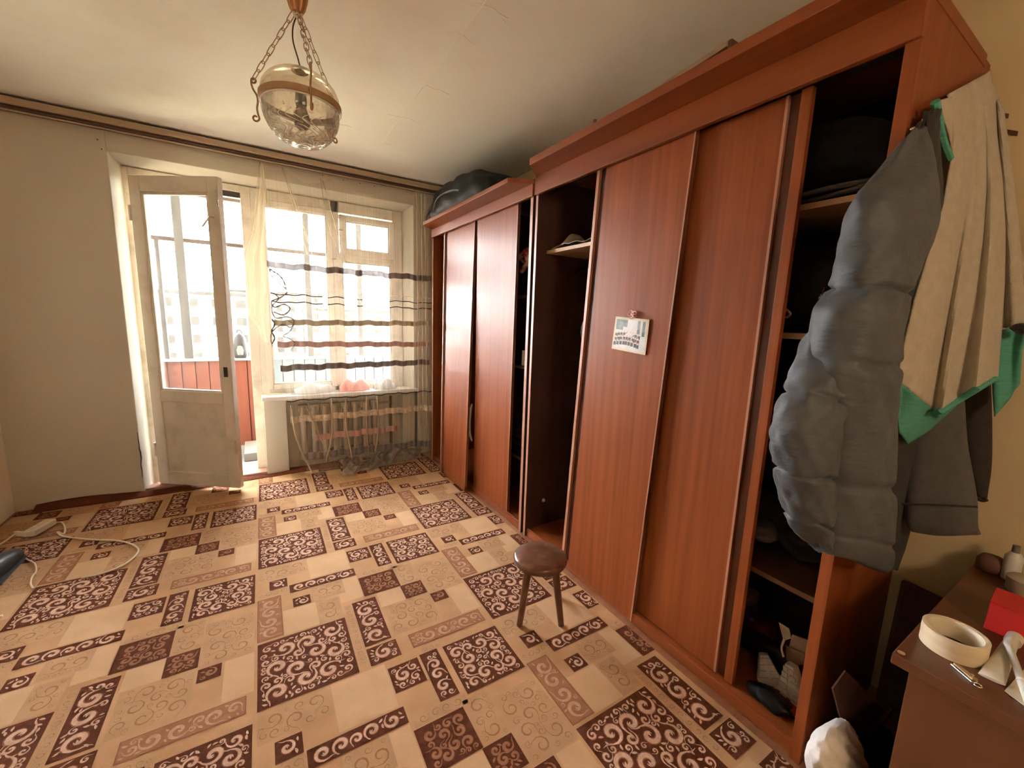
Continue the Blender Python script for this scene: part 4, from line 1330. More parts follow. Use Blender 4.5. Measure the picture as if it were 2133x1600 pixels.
bc = thing('coat', tuple(at(1945, 240, 'y', -3.36)), 'black coat hanging between the grey puffer jacket and the beige towel', 'coat')
BY = -3.365
padded([(1932, 232, 1952, 228, 0.012, BY), (1920, 300, 1955, 295, 0.010, BY), (1905, 420, 1960, 420, 0.014, BY), (1880, 560, 1955, 560, 0.018, BY),
        (1855, 700, 1965, 700, 0.020, BY), (1838, 850, 1960, 850, 0.020, BY), (1835, 1000, 1915, 1005, 0.018, BY), (1838, 1100, 1892, 1110, 0.016, BY), (1842, 1180, 1868, 1186, 0.010, BY)],
       BY, 'dark_cloth', 'body', bc, seed=12, wr=0.003, n=60)

lj = thing('jacket', tuple(at(1950, 900, 'x', 3.10)), 'dark grey soft jacket with a straight hem hanging behind the beige towel', 'jacket')
P = []
for (a, b_, c, d, xl, xr, dep) in [(1905, 720, 1985, 700, 3.10, 3.12, 0.02), (1895, 800, 2000, 780, 3.10, 3.12, 0.03), (1880, 880, 2010, 850, 3.09, 3.12, 0.035), (1875, 960, 2022, 950, 3.08, 3.12, 0.038),
                                   (1878, 1040, 2034, 1040, 3.07, 3.11, 0.038), (1885, 1085, 2040, 1095, 3.07, 3.11, 0.034), (1900, 1108, 2041, 1113, 3.07, 3.11, 0.018)]:
    P.append(list(at(a, b_, 'x', xl)) + list(at(c, d, 'x', xr)) + [dep])
rings = []
for i, r in enumerate(resample(P, 50)):
    t = i / 50
    base = ring_between(Vector(r[0:3]), Vector(r[3:6]), r[6], 28, 0.85)
    rings.append([p + Vector((0.003 * math.sin(9 * t + k), 0.002 * math.sin(17 * t + 0.7 * k), 0.002 * math.sin(13 * t + k * 0.5))) for k, p in enumerate(base)])
MB().loft(rings, True, True).build('body', 'grey_cloth', lj, smooth=True, angle=80)
ring = [at(1882, 1050, 'x', 3.035), at(1960, 1052, 'x', 3.04), at(2036, 1056, 'x', 3.07)]
MB().tube(smooth_path(ring, 8), 0.003, 6).build('hem_seam', 'dark_cloth', lj, smooth=True)

bj = thing('sweater', tuple(at(2040, 850, 'x', 3.22)), 'brown-black sweater hanging behind the dark grey jacket nearest the wall', 'sweater')
P = []
for (a, b_, c, d, dep) in [(2000, 720, 2060, 700, 0.015), (1990, 800, 2064, 780, 0.022), (1995, 900, 2067, 880, 0.024), (2010, 980, 2066, 970, 0.022), (2030, 1035, 2056, 1040, 0.014)]:
    P.append(list(at(a, b_, 'x', 3.215)) + list(at(c, d, 'x', 3.225)) + [dep])
rings = [[p + Vector((0.002 * math.sin(k), 0, 0)) for k, p in enumerate(ring_between(Vector(r[0:3]), Vector(r[3:6]), r[6], 24, 0.9))] for r in resample(P, 30)]
MB().loft(rings, True, True).build('body', 'brown_cloth', bj, smooth=True, angle=80)
MB().tube(smooth_path([at(2032, 1036, 'x', 3.20), at(2045, 1042, 'x', 3.20), at(2056, 1040, 'x', 3.20)], 5), 0.006, 8).build('cuff', 'brown_cloth', bj, smooth=True)

tw = thing('towel', tuple(at(2052, 152, 'y', -3.36)), 'beige terry towel with teal hems draped over the top corner of the wardrobe side', 'towel')
# left and right edges of the hanging cloth (world points), top to bottom
TL_ = [at(1975, 196, 'y', -3.365), at(1985, 300, 'y', -3.368), at(1965, 420, 'y', -3.372), at(1935, 520, 'y', -3.376), at(1905, 620, 'y', -3.380), at(1882, 720, 'y', -3.384), at(1869, 785, 'y', -3.388)]
TR_ = [at(2060, 150, 'x', 3.20), at(2074, 280, 'x', 3.19), at(2086, 380, 'x', 3.17), at(2092, 480, 'x', 3.14), at(2090, 590, 'x', 3.12), at(2084, 690, 'x', 3.10), at(2076, 790, 'x', 3.08)]
BOT = (at(1869, 785, 'y', -3.388), at(1962, 852, 'y', -3.415), at(2076, 790, 'x', 3.08))
TROWS = [list(a) + list(b_) for a, b_ in zip(TL_, TR_)]


def towel_pt(s, t, off=0.0):
    r = rows_interp([list(q) for q in TROWS], t)
    p = Vector(r[0:3]).lerp(Vector(r[3:6]), s)
    q = t * t
    sag = 1 - abs(2 * s - 0.92)
    p.z -= 0.095 * max(0, sag) * t ** 3                      # the lower edge drops to a corner
    f = 0.030 * math.sin(s * 9.5 + 0.4) + 0.014 * math.sin(s * 21 + 1.3 + 2 * t) + 0.030 * math.exp(-((s - 0.42 - 0.08 * t) / 0.05) ** 2) + 0.022 * math.exp(-((s - 0.80) / 0.04) ** 2)
    return p + (Vector(CAM) - p).normalized() * (f * (0.35 + 0.65 * t) + off)


MB().grid(towel_pt, 60, 60).build('cloth', 'towel', tw, smooth=True, solid=0.006)


def hem_pt(s, t):
    # band from the bottom edge of the cloth down to the teal corner
    e0 = towel_pt(lerp(0.0, 0.62, s), 1.0, 0.002)
    lo = [at(1866, 850, 'y', -3.39), at(1872, 900, 'y', -3.392), at(1890, 925, 'y', -3.396), at(1925, 903, 'y', -3.402), at(1965, 874, 'y', -3.412), at(1990, 852, 'y', -3.42)]
    k = min(s * 5, 4.999)
    q = lo[int(k)].lerp(lo[int(k) + 1], k - int(k))
    p = e0.lerp(q, t)
    return p


MB().grid(hem_pt, 40, 14).build('teal_band', 'teal', tw, smooth=True, solid=0.005)
edge = [towel_pt(lerp(0.45, 1.0, i / 14), 1.0, 0.003) for i in range(15)]
MB().tube(edge, 0.008, 8).build('teal_border', 'teal', tw, smooth=True)
edge = [at(u, v, 'y', -3.372) for u, v in [(1948, 212), (1953, 240), (1958, 270), (1966, 300), (1978, 330)]]
MB().tube(smooth_path(edge, 6), 0.009, 8).build('teal_border', 'teal', tw, smooth=True)


def flap_pt(s, t):
    # turned-over top corner of the towel
    a = at(1947, 212, 'y', -3.366).lerp(at(2056, 148, 'y', -3.352), s)
    b_ = at(1985, 335, 'y', -3.372).lerp(at(2010, 330, 'y', -3.378), s)
    p = a.lerp(b_, t)
    p.y -= 0.006 * math.sin(s * 8 + t * 3)
    p.z -= 0.014 * math.sin(PI * s) * (1 - t)
    return p


MB().grid(flap_pt, 24, 24).build('turned_corner', 'towel', tw, smooth=True, solid=0.005)


def back_pt(s, t):
    # far half of the towel lying against the wall
    a = at(2062, 168, 'x', 3.255).lerp(at(2088, 230, 'x', 3.27), s)
    b_ = at(2072, 690, 'x', 3.17).lerp(at(2145, 668, 'x', 3.19), s)
    p = a.lerp(b_, t)
    p.x -= 0.012 * math.sin(s * 10 + t * 2)
    return p


MB().grid(back_pt, 30, 40).build('rear_half', 'towel', tw, smooth=True, solid=0.006)


def roll_pt(s, t):
    a = at(2074, 692, 'x', 3.165).lerp(at(2146, 670, 'x', 3.185), s)
    b_ = at(2072, 868, 'x', 3.16).lerp(at(2124, 800, 'x', 3.18), s)
    p = a.lerp(b_, t)
    p.x -= 0.028 * math.sin(PI * t) + 0.008 * math.sin(s * 8)
    return p


MB().grid(roll_pt, 16, 20).build('teal_roll', 'teal', tw, smooth=True, solid=0.005)
b = MB().tube(smooth_path([at(2112, 690, 'x', 3.13), at(2124, 684, 'x', 3.13), at(2140, 690, 'x', 3.13)], 5), 0.014, 8)
tag(b.build('strap', 'black_plastic', None, smooth=True, origin=tuple(at(2124, 688, 'x', 3.13))), 'short black strap end poking out beside the teal rolled hem of the towel', 'strap')

# two dark wall plugs
wr_ = bpy.data.objects['wall_right']
for (u, v, l, a) in [(2091, 241, 0.020, 0.5), (2105, 276, 0.030, 0.55)]:
    p = at(u, v, 'x', W)
    MB().hexa([(W - 0.004, p.y - l / 2, p.z - 0.006 - l * a * 0.5), (W + 0.002, p.y - l / 2, p.z - 0.006 - l * a * 0.5), (W + 0.002, p.y + l / 2, p.z - 0.006 + l * a * 0.5), (W - 0.004, p.y + l / 2, p.z - 0.006 + l * a * 0.5),
               (W - 0.004, p.y - l / 2, p.z + 0.006 - l * a * 0.5), (W + 0.002, p.y - l / 2, p.z + 0.006 - l * a * 0.5), (W + 0.002, p.y + l / 2, p.z + 0.006 + l * a * 0.5), (W - 0.004, p.y + l / 2, p.z + 0.006 + l * a * 0.5)]).build('wall_plug', 'rail', wr_)

# ------------------------------------------------------------------ on top of the wardrobes
bg_ = thing('travel_bag', (2.88, -0.66, 2.099), 'black travel bag lying on the wardrobe nearest the window', 'bag')
P = [(-0.16, 0.10, 0.05, 0.17), (-0.22, 0.17, 0.085, 0.21), (-0.36, 0.20, 0.135, 0.22), (-0.55, 0.21, 0.145, 0.22), (-0.80, 0.21, 0.142, 0.22), (-1.02, 0.20, 0.125, 0.22), (-1.18, 0.16, 0.09, 0.20), (-1.25, 0.08, 0.05, 0.16)]
rings = []
for i, r in enumerate(resample(P, 60)):
    y, rx, rz, _ = r
    ring = []
    for k in range(30):
        q = 2 * PI * k / 30
        cx_, sy_ = math.cos(q), math.sin(q)
        cx_ = math.copysign(abs(cx_) ** 0.65, cx_)
        sy_ = math.copysign(abs(sy_) ** 0.75, sy_)
        wv = 0.006 * math.sin(5 * q + i * 0.4) + 0.005 * math.sin(3 * q - i * 0.7)
        ring.append((2.875 + (rx + wv) * cx_, y, max(2.099, 2.099 + rz + (rz + wv) * sy_)))
    rings.append(ring)
MB().loft(rings, True, True).build('body', 'black_bag', bg_, smooth=True, angle=70)
MB().tube(smooth_path([(2.70, -0.30, 2.20), (2.665, -0.50, 2.26), (2.665, -0.80, 2.25), (2.70, -1.0, 2.19)], 8), 0.010, 8).build('carry_handle', 'black_plastic', bg_, smooth=True)
MB().tube(smooth_path([(2.74, -0.20, 2.31), (2.70, -0.4, 2.335), (2.70, -0.8, 2.33), (2.74, -1.1, 2.29)], 8), 0.004, 6).build('zip', 'dark_metal', bg_, smooth=True)
MB().tube(smooth_path([(2.69, -0.225, 2.22), (2.672, -0.20, 2.17), (2.674, -0.21, 2.12), (2.70, -0.235, 2.104)], 5), 0.012, 8).build('pale_trim', 'greybox', bg_, smooth=True)

bd = thing('board', (2.75, -2.55, 2.134), 'long narrow wooden board propped up on top of the wardrobe with coats', 'board')
a0, a1 = at(1250, 246, 'x', 2.66), at(1515, 84, 'x', 2.66)
MB().hexa([(2.66, a0.y, 2.137), (2.96, a0.y, 2.137), (2.96, a1.y, a1.z - 0.016), (2.66, a1.y, a1.z - 0.016), (2.66, a0.y, 2.151), (2.96, a0.y, 2.151), (2.96, a1.y, a1.z), (2.66, a1.y, a1.z)]).build('plank', 'cardboard', bd, bevel=0.001)
MB().box((2.665, a1.y - 0.012, 2.135), (2.955, a1.y, a1.z + 0.002)).build('end_batten', 'carton', bd, bevel=0.001)
kb = MB().lathe([(0.0005, 0.0), (0.010, 0.0), (0.012, 0.006), (0.006, 0.014), (0.005, 0.022), (0.009, 0.03), (0.0005, 0.036)], (2.66, -2.30, 2.151), 16)
kb.build('knob', 'rail', bd, smooth=True)

# ------------------------------------------------------------------ photograph on the door
pc = thing('photograph', tuple(at(1313, 700, 'x', 2.741)), 'colour group photograph taped to the middle sliding door with a small bow above it', 'photograph')
c00, c10, c11, c01 = at(1274, 726, 'x', 2.738), at(1344, 740, 'x', 2.736), at(1353, 666, 'x', 2.734), at(1283, 659, 'x', 2.738)


def ph_pt(s, t, off=0.0):
    p = (c00.lerp(c10, s)).lerp(c01.lerp(c11, s), t)
    return Vector((p.x - off, p.y, p.z))


MB().grid(lambda s, t: ph_pt(s, t), 8, 8).build('print_border', 'paper', pc, solid=0.0012)
phc = mat('photo_print', (0.75, 0.72, 0.66, 1), 0.3, (0.10, 0.09, 0.09, 1), (30, 30, 30), 5, 0.4, 0.62)
phs = mat('photo_snow', (0.80, 0.80, 0.80, 1), 0.3, (0.66, 0.68, 0.70, 1), (30, 30, 30), 3)
pht = mat('photo_trees', (0.12, 0.16, 0.13, 1), 0.3, (0.35, 0.40, 0.42, 1), (40, 40, 40), 5)
php = mat('photo_faces', (0.72, 0.48, 0.40, 1), 0.3, (0.80, 0.60, 0.52, 1), (30, 30, 30), 3)
phd = mat('photo_coats', (0.05, 0.05, 0.06, 1), 0.3, (0.16, 0.15, 0.16, 1), (60, 60, 60), 3)


def ph_quad(mb, s0, t0, s1, t1, off):
    n = len(mb.v)
    mb.add([ph_pt(s0, t0, off), ph_pt(s1, t0, off), ph_pt(s1, t1, off), ph_pt(s0, t1, off)], [(0, 1, 2, 3)])


b = MB()
ph_quad(b, 0.05, 0.06, 0.95, 0.94, 0.0012)
b.build('print_sky', phs, pc)
b = MB()
ph_quad(b, 0.06, 0.62, 0.28, 0.93, 0.0015)
ph_quad(b, 0.28, 0.72, 0.40, 0.93, 0.0015)
ph_quad(b, 0.70, 0.55, 0.78, 0.93, 0.0015)
ph_quad(b, 0.84, 0.50, 0.92, 0.93, 0.0015)
b.build('print_trees', pht, pc)
rnd = random.Random(31)
bf, bb = MB(), MB()
for row in range(3):
    for i in range(9):
        s = 0.09 + i * 0.085 + rnd.uniform(-0.01, 0.01)
        t = 0.24 + row * 0.13 + 0.05 * math.sin(i * 0.4)
        ph_quad(bb, s - 0.036, t - 0.10, s + 0.036, t + 0.01, 0.0017 - row * 0.0001)
        n = 8
        bf.add([ph_pt(s + 0.024 * math.cos(2 * PI * k / n), t + 0.034 + 0.036 * math.sin(2 * PI * k / n), 0.0019) for k in range(n)], [tuple(range(n))])
bb.build('print_coats', phd, pc)
bf.build('print_faces', php, pc)
p0 = at(1318, 655, 'x', 2.732)
b = MB()
for k in range(5):
    q = 2 * PI * k / 5
    cpx = p0 + Vector((0, 0.016 * math.cos(q), 0.010 * math.sin(q)))
    b.tube([cpx + Vector((-0.002, 0.009 * math.cos(j * 2 * PI / 8), 0.007 * math.sin(j * 2 * PI / 8))) for j in range(8)], 0.003, 6, closed=True)
b.build('bow', 'redcloth', pc, smooth=True)

# ------------------------------------------------------------------ inside the first wardrobe
t = thing('cloth_bundle', tuple(at(1090, 545, 'x', 2.83)), 'crumpled red and white cloth on the upper shelf of the wardrobe nearest the window', 'cloth')
b = MB()
pts = [at(u, v, 'x', 2.84) for u, v in [(1101, 520), (1090, 528), (1085, 538), (1096, 545), (1102, 534), (1094, 524), (1100, 545), (1093, 556), (1086, 566)]]
b.tube(smooth_path(pts, 6), 0.016, 8)
b.build('folds', 'redcloth', t, smooth=True)
b = MB().lathe([(0.0005, 0.07), (0.03, 0.066), (0.055, 0.045), (0.065, 0.01), (0.06, 0.0)], (2.90, at(1090, 525, 'x', 2.9).y, 1.478), 20)
o = b.build('cap', 'dark_cloth', None, smooth=True, origin=(2.90, at(1090, 525, 'x', 2.9).y, 1.478))
tag(o, 'dark cap on the shelf behind the red and white cloth', 'cap')
p0, p1 = at(1068, 812, 'x', 2.82), at(1091, 772, 'x', 2.82)
t = thing('box', (2.9, -1.66, 1.038), 'small white carton standing on a shelf in the narrow gap of the window wardrobe', 'box')
MB().box((2.815, -1.722, 1.039), (3.0, -1.56, 1.135)).build('carton', 'whitebox', t, bevel=0.003)
MB().box((2.8135, -1.70, 1.07), (2.815, -1.66, 1.10)).build('printed_label', 'greybox', t)
t = thing('garment', (2.95, -1.45, 0.44), 'dark folded clothes on the lower shelf of the window wardrobe', 'clothes')
for i in range(3):
    MB().box((2.83, -1.70 + 0.02 * i, 0.439 + i * 0.05), (3.15, -1.28, 0.487 + i * 0.05)).build('folded_layer', 'dark_cloth', t, bevel=0.015)
t = thing('garment', (2.84, -0.30, 1.35), 'pale patterned cloth strip hanging in the left slit of the window wardrobe', 'clothes')
b = MB()
pts = [at(u, v, 'x', 2.80) for u, v in [(913, 668), (911, 690), (914, 712), (909, 735), (913, 752), (908, 768)]]
b.tube(smooth_path(pts, 6), [0.018 + 0.008 * math.sin(i * 0.8) for i in range(31)], 10)
b.build('strip', 'rope', t, smooth=True)
t = thing('strap', tuple(at(978, 880, 'x', 2.76)), 'cream cloth strap caught between the two doors of the window wardrobe', 'strap')
pts = [at(u, v, 'x', 2.735) for u, v in [(983, 842), (979, 862), (977, 882), (978, 902), (983, 918)]]
MB().tube(smooth_path(pts, 5), [0.006 + 0.008 * math.sin(PI * i / 20) for i in range(21)], 8).build('loop', 'rope', t, smooth=True)

# ------------------------------------------------------------------ inside the second wardrobe, left gap
t = thing('cloth_bundle', (2.9, -2.0, 1.719), 'crumpled light fabric on the pale shelf of the open left wardrobe bay', 'cloth')


def cb_pt(s, tt):
    x = lerp(2.81, 3.08, tt)
    y = lerp(-1.83, -2.30, s)
    h = 0.012 + 0.028 * math.sin(PI * tt) * (0.8 + 0.4 * math.sin(9 * s)) + 0.07 * math.exp(-((s - 0.12) / 0.06) ** 2 - ((tt - 0.35) / 0.25) ** 2)
    return (x + 0.01 * math.sin(13 * s), y, 1.7195 + h * min(1, 6 * s, 6 * (1 - s)) + 0.004 * (1 + math.sin(31 * s + 17 * tt)))


MB().grid(cb_pt, 50, 24).build('folds', 'lightcloth', t, smooth=True, solid=0.003)
t = thing('garment', (3.05, -2.28, 1.72), 'dark bundle of clothes piled at the back of the pale upper shelf', 'clothes')
b = MB()
for i, (y, z, r) in enumerate([(-2.2, 0.09, 0.09), (-2.33, 0.12, 0.11), (-2.40, 0.22, 0.09), (-2.25, 0.25, 0.07)]):
    b.lathe([(max(0.0005, r * math.sin(PI * k / 10)), -r * math.cos(PI * k / 10)) for k in range(11)], (3.12, y, 1.72 + z), 18, ribs=5, ribamp=0.06)
b.build('heap', 'dark_cloth', t, smooth=True)
t = thing('coat', (3.02, -2.1, 1.62), 'long dark coat on a hanger in the open left bay of the wardrobe', 'coat')
rings = []
for i in range(30):
    s = i / 29
    z = lerp(1.52, 0.62, s)
    rx = 0.20 - 0.02 * s + 0.015 * math.sin(i)
    ry = lerp(0.05, 0.085, min(1, s * 4))
    sh = min(1, s * 5 + 0.25)
    rings.append([(3.03 + rx * sh * math.cos(2 * PI * k / 24), -2.10 - 0.06 * s + ry * (1 + 0.15 * math.sin(4 * 2 * PI * k / 24 + 3 * s)) * math.sin(2 * PI * k / 24), z) for k in range(24)])
MB().loft(rings, True, True).build('body', 'dark_cloth', t, smooth=True, angle=80)
MB().tube(smooth_path([(3.02, -2.10, 1.53), (3.02, -2.10, 1.60), (3.02, -2.10, 1.635), (3.035, -2.10, 1.64)], 5), 0.003, 6).build('hanger_hook', 'chrome', t, smooth=True)
t = thing('garment', (3.05, -2.12, 0.05), 'dark clothes lying on the bottom board of the open left bay', 'clothes')
b = MB()
b.lathe([(max(0.0005, 0.15 * math.sin(PI * k / 10)), 0.12 - 0.12 * math.cos(PI * k / 10)) for k in range(11)], (3.08, -2.25, 0.046), 20, ribs=5, ribamp=0.07)
b.build('heap', 'dark_cloth', t, smooth=True)

# ------------------------------------------------------------------ inside the second wardrobe, right bay
t = thing('blanket', (3.0, -3.0, 1.715), 'folded grey blanket lying on the topmost shelf in the right bay', 'blanket')
for i in range(3):
    def bl_pt(s, tt, i=i):
        y = lerp(-2.62, -3.27, s)
        z = 1.7165 + 0.018 * i + 0.016 + 0.006 * math.sin(s * 7 + i) + 0.035 * max(0, s - 0.65) * 0 + 0.010 * math.sin(3 * s + 2)
        x = 2.875 + 0.012 * i + 0.012 * math.sin(s * 9 + i * 2) + 0.35 * tt
        return (x, y, z - 0.010 * (1 - min(1, tt * 12)))
    MB().grid(bl_pt, 40, 20).build('folded_layer', 'grey_cloth', t, smooth=True, solid=0.014)
t = thing('sack', (3.08, -3.0, 1.78), 'dark stuffed sack lying on the grey blanket in the right bay', 'sack')
rings = []
for i, r in enumerate(resample([(-2.70, 0.03, 0.02), (-2.76, 0.10, 0.075), (-2.95, 0.14, 0.105), (-3.12, 0.14, 0.10), (-3.22, 0.10, 0.07), (-3.27, 0.03, 0.02)], 40)):
    y, rx, rz = r
    rings.append([(3.08 + rx * math.cos(2 * PI * k / 24), y, 1.800 + rz + rz * math.sin(2 * PI * k / 24) + 0.004 * math.sin(k * 1.3 + i * 0.5)) for k in range(24)])
MB().loft(rings, True, True).build('body', 'dark_cloth', t, smooth=True, angle=80)
t = thing('backpack', (3.05, -3.05, 1.314), 'black backpack with a small metal charm standing on the second shelf of the right bay', 'backpack')
rings = []
for i, r in enumerate(resample([(-2.72, 0.04, 0.04), (-2.78, 0.12, 0.13), (-2.95, 0.15, 0.16), (-3.12, 0.15, 0.15), (-3.24, 0.11, 0.11), (-3.28, 0.04, 0.04)], 40)):
    y, rx, rz = r
    rings.append([(3.08 + rx * math.cos(2 * PI * k / 24), y, 1.315 + rz + rz * math.sin(2 * PI * k / 24)) for k in range(24)])
MB().loft(rings, True, True).build('body', 'black_bag', t, smooth=True, angle=80)
p0 = at(1712, 615, 'x', 2.90)
b = MB()
for (du, dv) in [(0, 0), (-6, 10), (6, 8), (-8, 20), (3, 20), (9, 17)]:
    p = at(1712 + du, 612 + dv, 'x', 2.90)
    b.tube([p0, (p0 + p) / 2 + Vector((-0.006, 0, 0)), p], 0.0022, 5)
b.build('charm', 'chrome', t, smooth=True)
MB().tube([at(1717, 598, 'x', 2.905), p0], 0.002, 5).build('charm_chain', 'chrome', t)
MB().tube(smooth_path([at(1638, 645, 'x', 2.90), at(1646, 654, 'x', 2.895), at(1638, 662, 'x', 2.90)], 5), 0.004, 6).build('zip_pull', 'redcloth', t, smooth=True)
t = thing('garment', (3.05, -3.0, 0.92), 'dark clothes with a pale corner heaped on the third shelf of the right bay', 'clothes')
b = MB()
for (y, z, r) in [(-2.75, 0.08, 0.085), (-2.95, 0.09, 0.10), (-3.13, 0.08, 0.09)]:
    b.lathe([(max(0.0005, r * math.sin(PI * k / 10)), -r * math.cos(PI * k / 10)) for k in range(11)], (3.02, y, 0.919 + r), 18, ribs=4, ribamp=0.07)
b.build('heap', 'dark_cloth', t, smooth=True)
t = thing('garment', (3.0, -2.9, 0.481), 'grey and black clothes heaped on the lowest shelf of the right bay', 'clothes')
b = MB()
for (x, y, r) in [(3.0, -2.74, 0.10), (3.05, -2.95, 0.13), (3.08, -3.14, 0.10)]:
    b.lathe([(max(0.0005, r * math.sin(PI * k / 10)), -0.8 * r * math.cos(PI * k / 10)) for k in range(11)], (x, y, 0.481 + 0.8 * r), 18, ribs=4, ribamp=0.08)
b.build('heap', 'dark_cloth', t, smooth=True)
p0 = at(1590, 1105, 'x', 2.93)
MB().lathe([(max(0.0005, 0.05 * math.sin(PI * k / 8)), -0.04 * math.cos(PI * k / 8)) for k in range(9)], (p0.x, p0.y, p0.z), 16, ribs=3, ribamp=0.1).build('pale_corner', 'grey_cloth', t, smooth=True)

# floor of the right bay: boxes and shoes
FZ = 0.046


def mk_box(name, a, c, mt, label, lid=0.0):
    t = thing(name, ((a[0] + c[0]) / 2, (a[1] + c[1]) / 2, a[2]), label, 'box')
    MB().box(a, c).build('carton', mt, t, bevel=0.003)
    MB().box((a[0] - 0.003, a[1] - 0.003, c[2] - 0.04), (c[0] + 0.003, c[1] + 0.003, c[2] + 0.002)).build('lid', mt, t, bevel=0.003)
    return t


mk_box('shoe_box', (2.93, -2.94, FZ), (3.22, -2.60, 0.165), 'cardboard', 'beige shoe box on the wardrobe floor under a grey box')
gb = mk_box('box', (2.96, -2.86, 0.168), (3.20, -2.60, 0.30), 'greybox', 'grey box with a small tab lying on the beige shoe box')
p0 = at(1564, 1287, 'x', 2.955)
MB().tube([p0, p0 + Vector((-0.012, -0.01, 0.004))], 0.008, 8).build('tab', 'black_plastic', gb, smooth=True)
t = thing('bag', (3.08, -2.66, 0.303), 'dark red bag stuffed in above the grey box', 'bag')
MB().lathe([(max(0.0005, 0.075 * math.sin(PI * k / 10)), -0.06 * math.cos(PI * k / 10)) for k in range(11)], (3.05, -2.72, 0.364), 20, ribs=5, ribamp=0.05).build('body', 'carton', t, smooth=True)
t = thing('papers', tuple(at(1680, 1330, 'x', 2.95)), 'loose cream papers and a folded card standing in the right bay by the side panel', 'papers')
for (pts, mm) in [([(1622, 1297), (1643, 1310), (1648, 1330), (1632, 1335)], 'paper'), ([(1650, 1322), (1682, 1334), (1690, 1372), (1640, 1360)], 'lightcloth'), ([(1636, 1345), (1676, 1362), (1676, 1385), (1640, 1388)], 'cardboard')]:
    q = [at(u, v, 'x', 2.95 + 0.01 * i) for i, (u, v) in enumerate(pts)]
    n_ = Vector((0.004, 0, 0))
    MB().hexa([q[0], q[1], q[2], q[3], q[0] + n_, q[1] + n_, q[2] + n_, q[3] + n_]).build('sheet', mm, t)
MB().tube(smooth_path([at(1634, 1330, 'x', 2.93), at(1628, 1350, 'x', 2.93), at(1632, 1368, 'x', 2.93)], 5), 0.004, 6).build('cord', 'rope', t, smooth=True)


def trainer(name, pos, lx, lz, label, mt='shoe'):
    """Shoe lying on its side against the panel, tread towards the room."""
    t = thing(name, pos, label, 'shoe', 'white-soled trainers on the wardrobe floor')
    ax_, az_ = Vector(lx).normalized(), Vector(lz)
    az_ = (az_ - ax_ * az_.dot(ax_)).normalized()
    ay_ = az_.cross(ax_)
    Pv = Vector(pos)

    def T(x, y, z):
        return Pv + ax_ * x + ay_ * y + az_ * z
    L_ = 0.20
    sole, sole2 = [], []

    def hw(s):
        return 0.030 + 0.016 * math.sin(PI * min(1, s * 0.9 + 0.12)) + 0.006 * math.sin(2 * PI * s)
    b = MB()
    rings = []
    for i in range(17):
        s = i / 16
        k = math.sin(PI * (0.04 + 0.92 * s)) ** 0.35
        rings.append([T(-L_ / 2 + L_ * s, hw(s) * k * a, z) for a, z in [(-1, 0.006), (-0.9, 0), (0.9, 0), (1, 0.006), (1, 0.024), (0.95, 0.028), (-0.95, 0.028), (-1, 0.024)]])
    b.loft(rings, True, True)
    so = b.build('sole', 'rubber', t, smooth=True, angle=50)
    for i in range(9):
        s = 0.08 + i * 0.105
        k = math.sin(PI * (0.04 + 0.92 * s)) ** 0.35
        for sg in (-1, 1):
            c = [T(-L_ / 2 + L_ * (s + a), sg * hw(s) * k * bb_, z) for z in (0.0, -0.006) for a, bb_ in ((-0.035, 0.15), (0.035, 0.15), (0.035, 0.85), (-0.035, 0.85))]
            MB().hexa(c).build('tread_lug', 'rubber', so)
    rings = []
    for i, (s, h, wd_) in enumerate([(0.03, 0.085, 0.9), (0.12, 0.095, 1), (0.30, 0.095, 0.95), (0.45, 0.085, 0.9), (0.60, 0.062, 0.95), (0.78, 0.045, 1), (0.92, 0.036, 0.9), (0.985, 0.030, 0.7)]):
        k = math.sin(PI * (0.04 + 0.92 * s)) ** 0.35
        rings.append([T(-L_ / 2 + L_ * s, hw(s) * k * wd_ * a, 0.026 + (h - 0.026) * z) for a, z in [(-0.97, 0), (-1, 0.35), (-0.8, 0.75), (-0.35, 1), (0.35, 1), (0.8, 0.75), (1, 0.35), (0.97, 0)]])
    up = MB().loft(rings, True, True).build('upper', mt, t, smooth=True, angle=60)
    for i in range(4):
        s = 0.42 + 0.07 * i
        MB().tube([T(-L_ / 2 + L_ * s, -0.02, 0.094 - 0.075 * (s - 0.42) * 2), T(-L_ / 2 + L_ * s, 0.02, 0.094 - 0.075 * (s - 0.42) * 2)], 0.003, 6).build('lace', 'rubber', up)
    return t


pA = at(1607, 1430, 'x', 2.90)
trainer('trainer', tuple(pA), (0.10, 0.42, 0.90), (0.80, 0.55, -0.25), 'grey-white lugged sole of a shoe standing on edge beside the dark red bay wall')
pB = at(1644, 1446, 'x', 2.90)
trainer('trainer', tuple(pB), (0.05, 0.15, 0.98), (0.95, -0.15, -0.1), 'white-soled trainer leaning right against the side panel of the wardrobe')
t = thing('shoe', tuple(at(1588, 1372, 'x', 3.02)), 'plain black shoe lying in front of the beige shoe box', 'shoe', None)
p0 = at(1588, 1372, 'x', 3.02)
rings = []
for i, (dy, hw_, h) in enumerate([(0.11, 0.012, 0.02), (0.09, 0.032, 0.05), (0.03, 0.04, 0.075), (-0.04, 0.036, 0.085), (-0.09, 0.034, 0.08), (-0.115, 0.016, 0.06)]):
    rings.append([(p0.x + hw_ * math.cos(2 * PI * k / 14), p0.y + dy, FZ + h * 0.5 * (1 + math.sin(2 * PI * k / 14))) for k in range(14)])
MB().loft(rings, True, True).build('upper', 'black_plastic', t, smooth=True, angle=80)
MB().box((p0.x - 0.036, p0.y - 0.11, FZ), (p0.x + 0.036, p0.y + 0.10, FZ + 0.012)).build('sole', 'dark_cloth', t, bevel=0.004)
t = thing('garment', (2.80, -3.2, FZ), 'dark crumpled plastic bag at the foot of the wardrobe side panel', 'bag')
p0 = at(1640, 1505, 'x', 2.80)


